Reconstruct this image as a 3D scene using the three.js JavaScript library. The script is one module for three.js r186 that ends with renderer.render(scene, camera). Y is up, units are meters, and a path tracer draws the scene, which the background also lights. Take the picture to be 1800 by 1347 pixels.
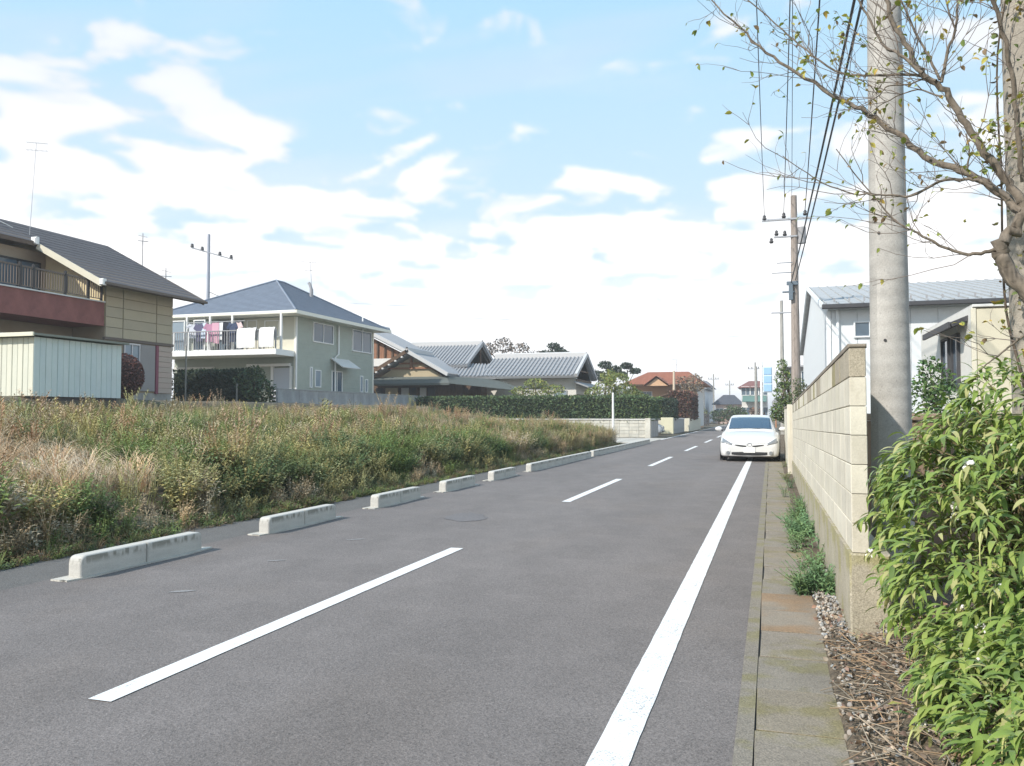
import * as THREE from 'three';
import { mergeGeometries } from 'three/addons/utils/BufferGeometryUtils.js';
import { ImprovedNoise } from 'three/addons/math/ImprovedNoise.js';

// ------------------------------------------------------------------ camera, sky, sun, exposure
// The road runs along -z; x is to the right, y up; "d" below is the distance along the road (z = -d).
const scene = new THREE.Scene();
const camera = new THREE.PerspectiveCamera(2 * Math.atan(673.5 / 1455) * 180 / Math.PI, 1024 / 766, 0.05, 3000);
camera.position.set(0, 1.42, 0);
camera.rotation.set(2.184 * Math.PI / 180, 17.36 * Math.PI / 180, 0, 'YXZ');
scene.add(camera);
const renderer = new THREE.WebGLRenderer({ antialias: true });
renderer.setSize(1024, 766);
renderer.toneMapping = THREE.LinearToneMapping;
renderer.toneMappingExposure = 2.45;
renderer.shadowMap.enabled = true;

const SUN = new THREE.Vector3(-0.47, 0.62, 0.62).normalize();
const sun = new THREE.DirectionalLight(new THREE.Color(1, 0.93, 0.84), 2.2);
sun.position.copy(SUN).multiplyScalar(120).add(new THREE.Vector3(-8, 0, -40));
sun.target.position.set(-8, 0, -40);
sun.castShadow = true; sun.shadow.radius = 2;
sun.shadow.mapSize.set(4096, 4096);
Object.assign(sun.shadow.camera, { left: -70, right: 70, top: 70, bottom: -70, near: 1, far: 300 });
scene.add(sun, sun.target);

const P3 = new ImprovedNoise();
function fbm3(x, y, z, oct) {
  let a = 0.5, s = 0, f = 1;
  for (let i = 0; i < oct; i++) { s += a * P3.noise(x * f + i * 17.3, y * f - i * 9.1, z * f + i * 5.7); a *= 0.5; f *= 2.03; }
  return s;
}
const smooth = (a, b, x) => { const t = Math.min(1, Math.max(0, (x - a) / (b - a))); return t * t * (3 - 2 * t); };
const lerp = (a, b, t) => a + (b - a) * t;
function makeSky() {
  const W = 2048, Hh = 1024, data = new Float32Array(W * Hh * 4);
  for (let j = 0; j < Hh; j++) {
    const el = ((j + 0.5) / Hh - 0.5) * Math.PI, y = Math.sin(el), c = Math.cos(el);
    for (let i = 0; i < W; i++) {
      const az = ((i + 0.5) / W - 0.5) * 2 * Math.PI, x = c * Math.cos(az), z = c * Math.sin(az);
      let r, g, b;
      if (y < 0) { const t = smooth(0, -0.15, y); r = lerp(0.55, 0.2, t); g = lerp(0.555, 0.19, t); b = lerp(0.56, 0.175, t); }
      else {
        const t = Math.pow(Math.min(1, y / 0.5), 0.8);
        r = lerp(0.385, 0.182, t); g = lerp(0.42, 0.312, t); b = lerp(0.45, 0.425, t);
        if (y > 0.5) { const q = (y - 0.5) / 0.5; r = lerp(0.182, 0.14, q); g = lerp(0.312, 0.25, q); b = lerp(0.425, 0.39, q); }
        const k = 1 / (y + 0.07), px = x * k, pz = z * k;
        const cov = fbm3(px * 0.55 + 3.1, 0.3, pz * 0.55 + 7.7, 3);
        const wx = 0.35 * fbm3(px * 1.6, 9.1, pz * 1.6, 3), wz = 0.35 * fbm3(px * 1.6 + 7, 4.4, pz * 1.6, 3);
        const puff = fbm3((px + wx) * 3.6 + 4.2, 1.7, (pz + wz) * 3.6 + 8.4, 8);
        const low = smooth(0.37, 0.15, y);                       // the deck closes up towards the horizon
        let n = puff * 1.5 + cov * 0.45 + low * 0.66 - 0.15;
        let m = smooth(-0.02, 0.3, n);
        const wisp = smooth(0.02, 0.4, fbm3(px * 0.9 - 4, 5.2, pz * 2.6, 4) + low * 0.2) * 0.22;
        m = Math.max(m * lerp(0.78, 1, low), wisp);
        const sh = 0.9 + 0.22 * smooth(-0.1, 0.35, puff) - 0.03;
        const cl = sh * lerp(0.41, 0.58, low), cr = cl, cg = cl * 0.985, cb = cl * 0.985;
        r = lerp(r, cr, m); g = lerp(g, cg, m); b = lerp(b, cb, m);
        const hz = smooth(0.2, 0.02, y) * 0.85; r = lerp(r, 0.56, hz); g = lerp(g, 0.565, hz); b = lerp(b, 0.57, hz);
      }
      const o = (j * W + i) * 4; data[o] = r; data[o + 1] = g; data[o + 2] = b; data[o + 3] = 1;
    }
  }
  const t = new THREE.DataTexture(data, W, Hh, THREE.RGBAFormat, THREE.FloatType);
  t.mapping = THREE.EquirectangularReflectionMapping; t.magFilter = t.minFilter = THREE.LinearFilter; t.colorSpace = THREE.LinearSRGBColorSpace; t.needsUpdate = true;
  return t;
}
const skyTex = makeSky();
scene.background = skyTex; scene.environment = skyTex;

scene.fog = new THREE.FogExp2(new THREE.Color().setRGB(0.9, 0.93, 0.96), 0.0011);

// ------------------------------------------------------------------ helpers
function rng(seed) { let s = seed >>> 0; return () => { s = (s + 0x6D2B79F5) | 0; let t = Math.imul(s ^ (s >>> 15), 1 | s); t = (t + Math.imul(t ^ (t >>> 7), 61 | t)) ^ t; return ((t ^ (t >>> 14)) >>> 0) / 4294967296; }; }
const rand = rng(20241);
const rr = (a, b) => a + (b - a) * rand();
const V = (x, y, d) => new THREE.Vector3(x, y, -d);
const camQ = new THREE.Quaternion().setFromEuler(camera.rotation);
function at(u, v, depth) { return new THREE.Vector3((u - 900) / 1455 * depth, -(v - 673.5) / 1455 * depth, -depth).applyQuaternion(camQ).add(camera.position); }

const used = {};
function numbered(n) { used[n] = (used[n] || 0) + 1; return used[n] === 1 ? n : `${n}_${String(used[n] - 1).padStart(3, '0')}`; }
function tag(o, label, category, group) { o.userData.label = label; o.userData.category = category; if (group) o.userData.group = group; return o; }
function thing(name, label, category, pos, group) {   // pos = [x, y, d]
  const g = new THREE.Group(); g.name = numbered(name); g.position.set(pos[0], pos[1], -pos[2]); scene.add(g);
  g.origin = g.position.clone(); return tag(g, label, category, group);
}
function structure(name, pos = [0, 0, 0]) {
  const g = new THREE.Group(); g.name = numbered(name); g.position.set(pos[0], pos[1], -pos[2]); scene.add(g); g.origin = g.position.clone(); g.userData.kind = 'structure'; return g;
}
function originOf(p) { while (p) { if (p.origin) return p.origin; p = p.parent; } return new THREE.Vector3(); }
function prep(g, keepColor, rawUV) {
  let q = g.index ? g.toNonIndexed() : g;
  if (!q.attributes.normal) q.computeVertexNormals();
  const pos = q.attributes.position, nor = q.attributes.normal, n = pos.count;
  if (!(rawUV && q.attributes.uv)) {
    const uv = new Float32Array(n * 2);
    for (let i = 0; i < n; i += 3) {
      let ax = 0, ay = 0, az = 0;
      for (let k = 0; k < 3; k++) { ax += nor.getX(i + k); ay += nor.getY(i + k); az += nor.getZ(i + k); }
      ax = Math.abs(ax); ay = Math.abs(ay); az = Math.abs(az);
      for (let k = 0; k < 3; k++) {
        const x = pos.getX(i + k), y = pos.getY(i + k), z = pos.getZ(i + k), o = (i + k) * 2;
        if (ay >= ax && ay >= az) { uv[o] = x; uv[o + 1] = z; } else if (ax >= az) { uv[o] = z; uv[o + 1] = y; } else { uv[o] = x; uv[o + 1] = y; }
      }
    }
    q.setAttribute('uv', new THREE.BufferAttribute(uv, 2));
  }
  for (const a of Object.keys(q.attributes)) if (!['position', 'normal', 'uv'].includes(a) && !(keepColor && a === 'color')) q.deleteAttribute(a);
  q.morphAttributes = {}; q.clearGroups();
  return q;
}
// part(): merges geometries given in world metres into ONE named mesh below parent
function part(name, geoms, mat, parent, o = {}) {
  let list = (Array.isArray(geoms) ? geoms : [geoms]).map(g => prep(g, o.color, o.rawUV));
  const g = list.length > 1 ? mergeGeometries(list, false) : list[0];
  if (!o.local) { const c = originOf(parent); g.translate(-c.x, -c.y, -c.z); }
  const m = new THREE.Mesh(g, mat); m.name = parent === scene ? numbered(name) : name; m.castShadow = m.receiveShadow = true;
  if (o.kind) m.userData.kind = o.kind; if (o.label) m.userData.label = o.label;
  parent.add(m); return m;
}
function place(name, geo, mat, parent, p, rot) {       // a mesh that shares its geometry; p in world metres (x, y, d)
  const m = new THREE.Mesh(geo, mat); m.name = name; const c = originOf(parent);
  m.position.set(p[0] - c.x, p[1] - c.y, -p[2] - c.z); if (rot) m.rotation.set(...rot);
  m.castShadow = m.receiveShadow = true; parent.add(m); return m;
}
const B = (x0, x1, y0, y1, d0, d1) => new THREE.BoxGeometry(Math.abs(x1 - x0), Math.abs(y1 - y0), Math.abs(d1 - d0)).translate((x0 + x1) / 2, (y0 + y1) / 2, -(d0 + d1) / 2);
function chamfer(w, h, dp, b) {
  const s = new THREE.Shape(); const a = w / 2 - b, c = h / 2 - b;
  s.moveTo(-a, -c); s.lineTo(a, -c); s.lineTo(a, c); s.lineTo(-a, c); s.closePath();
  return new THREE.ExtrudeGeometry(s, { depth: dp - 2 * b, bevelEnabled: true, bevelThickness: b, bevelSize: b, bevelSegments: 1, steps: 1 }).translate(0, 0, -(dp - 2 * b) / 2);
}
const CB = (x0, x1, y0, y1, d0, d1, b = 0.01) => chamfer(Math.abs(x1 - x0), Math.abs(y1 - y0), Math.abs(d1 - d0), b).translate((x0 + x1) / 2, (y0 + y1) / 2, -(d0 + d1) / 2);
const cyl = (x, y0, y1, d, r0, r1 = r0, n = 12) => new THREE.CylinderGeometry(r1, r0, y1 - y0, n).translate(x, (y0 + y1) / 2, -d);
function tube(pts, r0, r1, n = 6) {     // a tapered tube through points
  const N = pts.length, pos = [], idx = []; let up = new THREE.Vector3(0, 1, 0);
  const t = new THREE.Vector3(), a = new THREE.Vector3(), b = new THREE.Vector3();
  for (let i = 0; i < N; i++) {
    t.subVectors(pts[Math.min(N - 1, i + 1)], pts[Math.max(0, i - 1)]).normalize();
    if (Math.abs(t.dot(up)) > 0.95) up.set(1, 0, 0.1).normalize();
    a.crossVectors(t, up).normalize(); b.crossVectors(a, t).normalize(); up.copy(b);
    const r = typeof r0 === 'function' ? r0(i / (N - 1)) : lerp(r0, r1, i / (N - 1));
    for (let k = 0; k < n; k++) { const w = k / n * Math.PI * 2, cx = Math.cos(w) * r, sx = Math.sin(w) * r; pos.push(pts[i].x + a.x * cx + b.x * sx, pts[i].y + a.y * cx + b.y * sx, pts[i].z + a.z * cx + b.z * sx); }
  }
  for (let i = 0; i < N - 1; i++) for (let k = 0; k < n; k++) { const p = i * n + k, q = i * n + (k + 1) % n; idx.push(p, p + n, q, q, p + n, q + n); }
  const g = new THREE.BufferGeometry(); g.setAttribute('position', new THREE.Float32BufferAttribute(pos, 3)); g.setIndex(idx); g.computeVertexNormals(); return g;
}
function bar(p, q, w, h = w) {          // a square bar between two points
  const L = p.distanceTo(q), g = new THREE.BoxGeometry(w, h, L), m = new THREE.Matrix4().lookAt(p, q, Math.abs(q.y - p.y) > 0.98 * L ? new THREE.Vector3(1, 0, 0) : new THREE.Vector3(0, 1, 0));
  return g.applyMatrix4(m).translate((p.x + q.x) / 2, (p.y + q.y) / 2, (p.z + q.z) / 2);
}
function poly(quads) {                  // faces from lists of world points, each a convex polygon
  const pos = []; for (const f of quads) for (let i = 1; i < f.length - 1; i++) for (const p of [f[0], f[i], f[i + 1]]) pos.push(p.x, p.y, p.z);
  const g = new THREE.BufferGeometry(); g.setAttribute('position', new THREE.Float32BufferAttribute(pos, 3)); g.computeVertexNormals(); return g;
}
function slab(face, th) {               // a convex polygon given a thickness along its normal, downwards
  const n = new THREE.Vector3().crossVectors(face[1].clone().sub(face[0]), face[2].clone().sub(face[0])).normalize(); if (n.y < 0) n.negate();
  const low = face.map(p => p.clone().addScaledVector(n, -th)), q = [face, low.slice().reverse()];
  for (let i = 0; i < face.length; i++) { const j = (i + 1) % face.length; q.push([face[i], low[i], low[j], face[j]]); }
  const g = poly(q); orient(g); return g;
}
function orient(g) {                    // make the faces of a convex solid look outwards
  const p = g.attributes.position, c = new THREE.Vector3(); for (let i = 0; i < p.count; i++) c.add(new THREE.Vector3().fromBufferAttribute(p, i)); c.multiplyScalar(1 / p.count);
  for (let i = 0; i < p.count; i += 3) {
    const a = new THREE.Vector3().fromBufferAttribute(p, i), b = new THREE.Vector3().fromBufferAttribute(p, i + 1), d = new THREE.Vector3().fromBufferAttribute(p, i + 2);
    const n = new THREE.Vector3().crossVectors(b.clone().sub(a), d.clone().sub(a));
    if (n.dot(a.clone().sub(c)) < 0) { p.setXYZ(i + 1, d.x, d.y, d.z); p.setXYZ(i + 2, b.x, b.y, b.z); }
  }
  g.computeVertexNormals();
}
function rows(e0, e1, r0, r1, step, th) {  // roof covering in stepped courses from the eave e0-e1 up to r0-r1
  const L = (e0.distanceTo(r0) + e1.distanceTo(r1)) / 2, n = Math.max(2, Math.round(L / step)), out = [];
  const nn = new THREE.Vector3().crossVectors(e1.clone().sub(e0), (r0.distanceTo(e0) > 0.01 ? r0 : r1).clone().sub(e0)).normalize(); if (nn.y < 0) nn.negate();
  for (let i = 0; i < n; i++) {
    const a = e0.clone().lerp(r0, i / n), b = e1.clone().lerp(r1, i / n), c = e1.clone().lerp(r1, (i + 1) / n), d = e0.clone().lerp(r0, (i + 1) / n);
    const A = a.clone().addScaledVector(nn, th), Bq = b.clone().addScaledVector(nn, th), C = c.clone().addScaledVector(nn, th * 0.25), D = d.clone().addScaledVector(nn, th * 0.25);
    const g = poly([[A, Bq, C, D], [a, b, Bq, A], [a, A, D, d], [b, c, C, Bq]]);
    const p = g.attributes.position; const f = new THREE.Vector3(g.attributes.normal.getX(0), g.attributes.normal.getY(0), g.attributes.normal.getZ(0));
    if (f.dot(nn) < 0) { for (let k = 0; k < p.count; k += 3) { const x = p.getX(k + 1), y = p.getY(k + 1), z = p.getZ(k + 1); p.setXYZ(k + 1, p.getX(k + 2), p.getY(k + 2), p.getZ(k + 2)); p.setXYZ(k + 2, x, y, z); } g.computeVertexNormals(); }
    out.push(g);
  }
  return out;
}

// ------------------------------------------------------------------ textures and materials
function hash(x, y, s) { let h = Math.imul(x, 374761393) ^ Math.imul(y, 668265263) ^ Math.imul(s, 1274126177); h = Math.imul(h ^ (h >>> 13), 1274126177); return ((h ^ (h >>> 16)) >>> 0) / 4294967296; }
function vn(x, y, per, s) { const xi = Math.floor(x), yi = Math.floor(y), fx = x - xi, fy = y - yi, u = fx * fx * (3 - 2 * fx), v = fy * fy * (3 - 2 * fy), m = k => ((k % per) + per) % per;
  return lerp(lerp(hash(m(xi), m(yi), s), hash(m(xi + 1), m(yi), s), u), lerp(hash(m(xi), m(yi + 1), s), hash(m(xi + 1), m(yi + 1), s), u), v); }
function tf(u, v, f, oct, s) { let a = 0.5, r = 0, t = 0; for (let i = 0; i < oct; i++) { r += a * vn(u * f, v * f, f, s + i); t += a; a *= 0.55; f *= 2; } return r / t; }
const enc = l => Math.round(255 * (l <= 0.0031308 ? 12.92 * l : 1.055 * Math.pow(Math.min(1, Math.max(0, l)), 1 / 2.4) - 0.055));
function tex(N, metres, fn, color = true, metresY = metres) {
  const d = new Uint8Array(N * N * 4);
  for (let j = 0; j < N; j++) for (let i = 0; i < N; i++) { const c = fn(i / N, j / N, i, j), o = (j * N + i) * 4, q = Array.isArray(c) ? c : [c, c, c]; for (let k = 0; k < 3; k++) d[o + k] = color ? enc(q[k]) : Math.round(255 * Math.min(1, Math.max(0, q[k]))); d[o + 3] = 255; }
  const t = new THREE.DataTexture(d, N, N, THREE.RGBAFormat); t.wrapS = t.wrapT = THREE.RepeatWrapping; t.magFilter = THREE.LinearFilter; t.minFilter = THREE.LinearMipmapLinearFilter; t.generateMipmaps = true;
  if (color) t.colorSpace = THREE.SRGBColorSpace; t.repeat.set(1 / metres, 1 / metresY); t.needsUpdate = true; return t;
}
const T = {};
{ // asphalt: stones of 3 to 8 mm in a dark binder
  const f = (u, v, i, j) => { const a = vn(u * 420, v * 420, 420, 3), b = vn(u * 190, v * 190, 190, 5), c = tf(u, v, 6, 4, 9); return [a, b, c]; };
  T.asphalt = tex(1024, 1.7, (u, v, i, j) => { const [a, b, c] = f(u, v); let l = 0.6 + 0.34 * (a - 0.5) + 0.24 * (b - 0.5) + 0.16 * (c - 0.5); if (a > 0.9 && b > 0.55) l += 0.2; if (a < 0.14) l -= 0.12; return [l, l * 0.985, l * 0.985]; });
  T.asphaltBump = tex(1024, 1.7, (u, v) => { const [a, b] = f(u, v); return a * 0.55 + b * 0.45; }, false);
}
T.concrete = tex(512, 1.1, (u, v) => { const a = vn(u * 220, v * 220, 220, 31), c = tf(u, v, 4, 5, 33), p = vn(u * 90, v * 90, 90, 37) > 0.9 ? -0.14 : 0; const l = 0.74 + 0.2 * (a - 0.5) + 0.42 * (c - 0.5) + p; return [l, l * 0.99, l * 0.97]; });
T.concreteBump = tex(512, 1.1, (u, v) => 0.5 * vn(u * 220, v * 220, 220, 31) + 0.5 * tf(u, v, 12, 4, 33) - (vn(u * 90, v * 90, 90, 37) > 0.9 ? 0.3 : 0), false);
T.paint = tex(512, 1.5, (u, v) => { const a = vn(u * 300, v * 300, 300, 161), c = tf(u, v, 5, 5, 163), w = smooth(0.62, 0.82, a) * smooth(0.45, 0.7, c); return (0.95 + 0.1 * (c - 0.5)) * (1 - 0.6 * w); });
T.kerb = tex(512, 1.6, (u, v) => { const a = vn(u * 256, v * 40, 256, 151), c = tf(u, v, 6, 4, 153), top = smooth(0.55, 0.8, v) * smooth(1.0, 0.93, v), s = top * smooth(0.3, 0.7, vn(u * 70, v * 2, 70, 155)) * (0.4 + c); const l = (0.86 + 0.14 * (a - 0.5) + 0.22 * (c - 0.5)) * (1 - 0.5 * s); return [l, l * 0.99, l * lerp(0.985, 0.93, s)]; }, true, 0.2);
T.mossy = tex(512, 1.3, (u, v) => { const a = vn(u * 260, v * 260, 260, 41), c = tf(u, v, 4, 5, 43), m = smooth(0.5, 0.72, tf(u, v, 5, 4, 47)), l = 0.68 + 0.4 * (a - 0.5) + 0.3 * (c - 0.5); return [l * lerp(1, 0.86, m), l * lerp(0.97, 0.84, m), l * lerp(0.92, 0.55, m)]; });
T.block = tex(512, 1.6, (u, v) => { const a = vn(u * 256, v * 256, 256, 51), c = tf(u, v, 4, 5, 53), s = tf(u, v, 3, 2, 57), run = smooth(0.56, 0.8, vn(u * 40, v * 4, 40, 59)) * s; const l = 0.85 + 0.1 * (a - 0.5) + 0.34 * (c - 0.5) - 0.22 * run; return [l, l * lerp(1, 0.98, run), l * lerp(1, 0.93, run)]; });
T.plaster = tex(256, 1.2, (u, v) => { const a = vn(u * 128, v * 128, 128, 61), c = tf(u, v, 3, 4, 63); return 0.86 + 0.08 * (a - 0.5) + 0.16 * (c - 0.5); });
T.wood = tex(256, 0.9, (u, v) => { const a = vn(u * 60, v * 4, 60, 71), b = vn(u * 120, v * 8, 120, 73); const l = 0.7 + 0.4 * (a - 0.5) + 0.3 * (b - 0.5); return [l, l * 0.97, l * 0.93]; });
T.slate = tex(256, 1.8, (u, v) => { const a = vn(Math.floor(u * 9) + 0.5, Math.floor(v * 9) + 0.5, 9, 81), c = tf(u, v, 8, 4, 83), e = vn(u * 120, v * 120, 120, 85); return 0.74 + 0.14 * (a - 0.5) + 0.25 * (c - 0.5) + 0.12 * (e - 0.5); });
T.bark = tex(256, 0.25, (u, v) => { const a = tf(u, v, 8, 5, 91), b = vn(u * 24, v * 6, 24, 93); const l = 0.62 + 0.6 * (a - 0.5) + 0.35 * (b - 0.5); return [l, l * 0.97, l * 0.88]; });
T.barkBump = tex(256, 0.25, (u, v) => tf(u, v, 8, 5, 91) * 0.6 + 0.4 * vn(u * 24, v * 6, 24, 93), false);
T.soil = tex(512, 1.2, (u, v) => { const a = vn(u * 160, v * 160, 160, 101), b = vn(u * 70, v * 70, 70, 103), c = tf(u, v, 5, 4, 105); const l = 0.6 + 0.5 * (a - 0.5) + 0.35 * (b - 0.5) + 0.4 * (c - 0.5); return [l, l * lerp(0.9, 0.98, b), l * lerp(0.78, 0.92, b)]; });
T.soilBump = tex(512, 1.2, (u, v) => 0.5 * vn(u * 160, v * 160, 160, 101) + 0.5 * vn(u * 70, v * 70, 70, 103), false);
T.lap = tex(128, 0.24, (u, v) => Math.pow(v, 0.8), false);       // relief of lap siding, one board per period
T.lapColor = tex(128, 1.44, (u, v) => 0.88 + 0.16 * (tf(u, v, 4, 3, 111) - 0.5));
T.lines = tex(128, 0.12, (u, v) => 0.5 + 0.5 * Math.sin(v * 2 * Math.PI) * (0.6 + 0.4 * vn(u * 6, v * 2, 6, 121)), false);
function mat(rgb, rough = 0.8, o = {}) {
  const m = new THREE.MeshStandardMaterial({ color: new THREE.Color().setRGB(...rgb), roughness: rough, ...o }); return m;
}
const M = {
  asphalt: mat([0.268, 0.242, 0.229], 0.88, { map: T.asphalt, bumpMap: T.asphaltBump, bumpScale: 0.003, vertexColors: true }),
  oldAsphalt: mat([0.2, 0.195, 0.185], 0.92, { map: T.asphalt, bumpMap: T.asphaltBump, bumpScale: 0.004 }),
  patch: mat([0.245, 0.232, 0.232], 0.85, { map: T.asphalt, bumpMap: T.asphaltBump, bumpScale: 0.003 }),
  paint: mat([0.8, 0.8, 0.79], 0.6, { map: T.paint, bumpMap: T.asphaltBump, bumpScale: 0.0012 }),
  wornPaint: mat([0.42, 0.415, 0.41], 0.8, { map: T.asphalt }),
  kerb: mat([0.58, 0.565, 0.52], 0.85, { map: T.kerb, bumpMap: T.concreteBump, bumpScale: 0.002 }),
  cement: mat([0.64, 0.62, 0.57], 0.9, { map: T.concrete, bumpMap: T.concreteBump, bumpScale: 0.003 }),
  joint: mat([0.16, 0.15, 0.14], 0.95),
  concrete: mat([0.42, 0.41, 0.385], 0.88, { map: T.concrete, bumpMap: T.concreteBump, bumpScale: 0.002 }),
  pole: mat([0.54, 0.525, 0.495], 0.85, { map: T.concrete, bumpMap: T.lines, bumpScale: 0.0025 }),
  gutter: [0, 1, 2].map(i => mat([[0.35, 0.315, 0.27], [0.325, 0.298, 0.258], [0.345, 0.305, 0.245]][i], 0.92, { map: T.mossy, bumpMap: T.concreteBump, bumpScale: 0.004 })),
  block: [0, 1, 2, 3].map(i => mat([[0.73, 0.68, 0.56], [0.7, 0.655, 0.545], [0.745, 0.7, 0.58], [0.71, 0.665, 0.54]][i], 0.9, { map: T.block, bumpMap: T.concreteBump, bumpScale: 0.0012 })),
  blockTop: [0, 1].map(i => mat([[0.5, 0.45, 0.36], [0.56, 0.51, 0.41]][i], 0.92, { map: T.mossy, bumpMap: T.concreteBump, bumpScale: 0.002 })),
  mortar: mat([0.32, 0.295, 0.245], 0.95, { map: T.concrete }),
  foundation: mat([0.56, 0.52, 0.42], 0.92, { map: T.mossy, bumpMap: T.concreteBump, bumpScale: 0.003 }),
  cap: mat([0.3, 0.26, 0.21], 0.95, { map: T.concrete }),
  soil: mat([0.2, 0.165, 0.125], 1, { map: T.soil, bumpMap: T.soilBump, bumpScale: 0.015 }),
  ground: mat([0.2, 0.18, 0.13], 1, { map: T.soil, bumpMap: T.soilBump, bumpScale: 0.01 }),
  white: mat([0.8, 0.8, 0.78], 0.55), cream: mat([0.72, 0.68, 0.55], 0.8, { map: T.plaster }), offwhite: mat([0.74, 0.73, 0.7], 0.7, { map: T.plaster }),
  dark: mat([0.05, 0.05, 0.055], 0.6), black: mat([0.02, 0.02, 0.022], 0.5), grey: mat([0.3, 0.3, 0.31], 0.6), steel: mat([0.45, 0.46, 0.48], 0.4, { metalness: 0.6 }),
  glass: mat([0.09, 0.13, 0.17], 0.06, { metalness: 0.0 }), glassPale: mat([0.24, 0.3, 0.35], 0.08),
  wood: mat([0.15, 0.095, 0.06], 0.85, { map: T.wood }), woodRed: mat([0.4, 0.2, 0.12], 0.85, { map: T.wood }), bark: mat([0.16, 0.125, 0.1], 0.95, { map: T.bark, bumpMap: T.barkBump, bumpScale: 0.006 }),
};
const leafMat = (rgb, t = 0.35) => new THREE.MeshPhysicalMaterial({ color: new THREE.Color().setRGB(...rgb), roughness: 0.75, transmission: t, thickness: 0, side: THREE.DoubleSide });
function leafGeo(L, W, droop, fold, seg = 4) {   // a pointed leaf from the origin along +z, folded at its midrib, drooping
  const pos = [], idx = [], uv = [];
  for (let i = 0; i <= seg; i++) {
    const t = i / seg, w = W * Math.pow(Math.sin(Math.PI * Math.min(1, 0.06 + t * 0.94)), 0.85) * (1 - 0.25 * t), z = L * Math.sin(t * droop) / Math.max(droop, 0.001), y = -L * (1 - Math.cos(t * droop)) / Math.max(droop, 0.001);
    pos.push(-w, y + w * fold, z, 0, y, z, w, y + w * fold, z); uv.push(0, t, 0.5, t, 1, t);
    if (i < seg) { const a = i * 3; idx.push(a, a + 3, a + 1, a + 1, a + 3, a + 4, a + 1, a + 4, a + 2, a + 2, a + 4, a + 5); }
  }
  const g = new THREE.BufferGeometry(); g.setAttribute('position', new THREE.Float32BufferAttribute(pos, 3)); g.setAttribute('uv', new THREE.Float32BufferAttribute(uv, 2)); g.setIndex(idx); g.computeVertexNormals(); return g;
}
function instanced(name, geo, material, mats, colors, parent, kind = 'stuff') {  // mats in world space
  const c = originOf(parent), im = new THREE.InstancedMesh(geo, material, mats.length); im.name = name; const t = new THREE.Matrix4().makeTranslation(-c.x, -c.y, -c.z), q = new THREE.Matrix4(), col = new THREE.Color();
  for (let i = 0; i < mats.length; i++) { im.setMatrixAt(i, q.multiplyMatrices(t, mats[i])); if (colors) im.setColorAt(i, col.setRGB(...colors[i])); }
  im.userData.kind = kind; im.castShadow = im.receiveShadow = true; parent.add(im); return im;
}
const Y = new THREE.Vector3(0, 1, 0), Z = new THREE.Vector3(0, 0, 1);
const mtx = (p, q, s) => new THREE.Matrix4().compose(p, q, typeof s === 'number' ? new THREE.Vector3(s, s, s) : s);
const aim = (dir, roll = 0) => { const m = new THREE.Matrix4().lookAt(dir, new THREE.Vector3(), Math.abs(dir.y) > 0.97 ? new THREE.Vector3(1, 0, 0) : Y); return new THREE.Quaternion().setFromRotationMatrix(m).multiply(new THREE.Quaternion().setFromAxisAngle(Z, roll)); };
const parts = (name, list, m, parent, o = {}) => list.map(g => part(name, g, m, parent, o));
// ------------------------------------------------------------------ the setting: ground, road, gutter, verge, field
const bankTop = (d, x) => { const e = lerp(39, 49, smooth(-16, -19.4, x)); return 1 - smooth(e, e + 3, d); };
function groundY(x, d) {
  if (x > -6.9) return x > 0.62 ? smooth(0.62, 1.6, x) * 0.05 : 0;
  const n = fbm3(x * 0.35, 2, d * 0.35, 3);
  const h = 0.32 * smooth(-7.0, -8.4, x) + 0.33 * smooth(-8.2, -13, x) + 0.45 * smooth(-10.5, -19.2, x) + 0.85 * smooth(-19.5, -20.4, x) + 0.14 * n * smooth(-7, -9, x);
  return Math.max(0, h) * bankTop(d, x);
}
{
  const g = structure('ground'); const xs = [], ds = [];
  for (const x of [-900, -300, -120, -70, -50, -40, -32, -26]) xs.push(x);
  for (let x = -22; x < -6.6; x += 0.6) xs.push(x); xs.push(-6.95, -6.5, -5.5, -3, -0.2, 0.31, 0.62, 1, 2, 6, 20, 60, 200, 900); xs.sort((a, b) => a - b);
  for (const d of [-200, -60, -20, -5]) ds.push(d); for (let d = 0; d < 56; d += 0.9) ds.push(d); for (const d of [60, 75, 100, 150, 250, 500, 1200, 2500]) ds.push(d);
  const pos = [], idx = [], nx = xs.length;
  for (const d of ds) for (const x of xs) pos.push(x, groundY(x, d) - (x > -6.8 && x < 0.32 ? 0.05 : 0.012), -d);
  for (let j = 0; j < ds.length - 1; j++) for (let i = 0; i < nx - 1; i++) { const a = j * nx + i; idx.push(a, a + 1, a + nx, a + 1, a + nx + 1, a + nx); }
  const q = new THREE.BufferGeometry(); q.setAttribute('position', new THREE.Float32BufferAttribute(pos, 3)); q.setIndex(idx); q.computeVertexNormals();
  part('earth', q, M.ground, g);
}
const road = structure('road');
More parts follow.
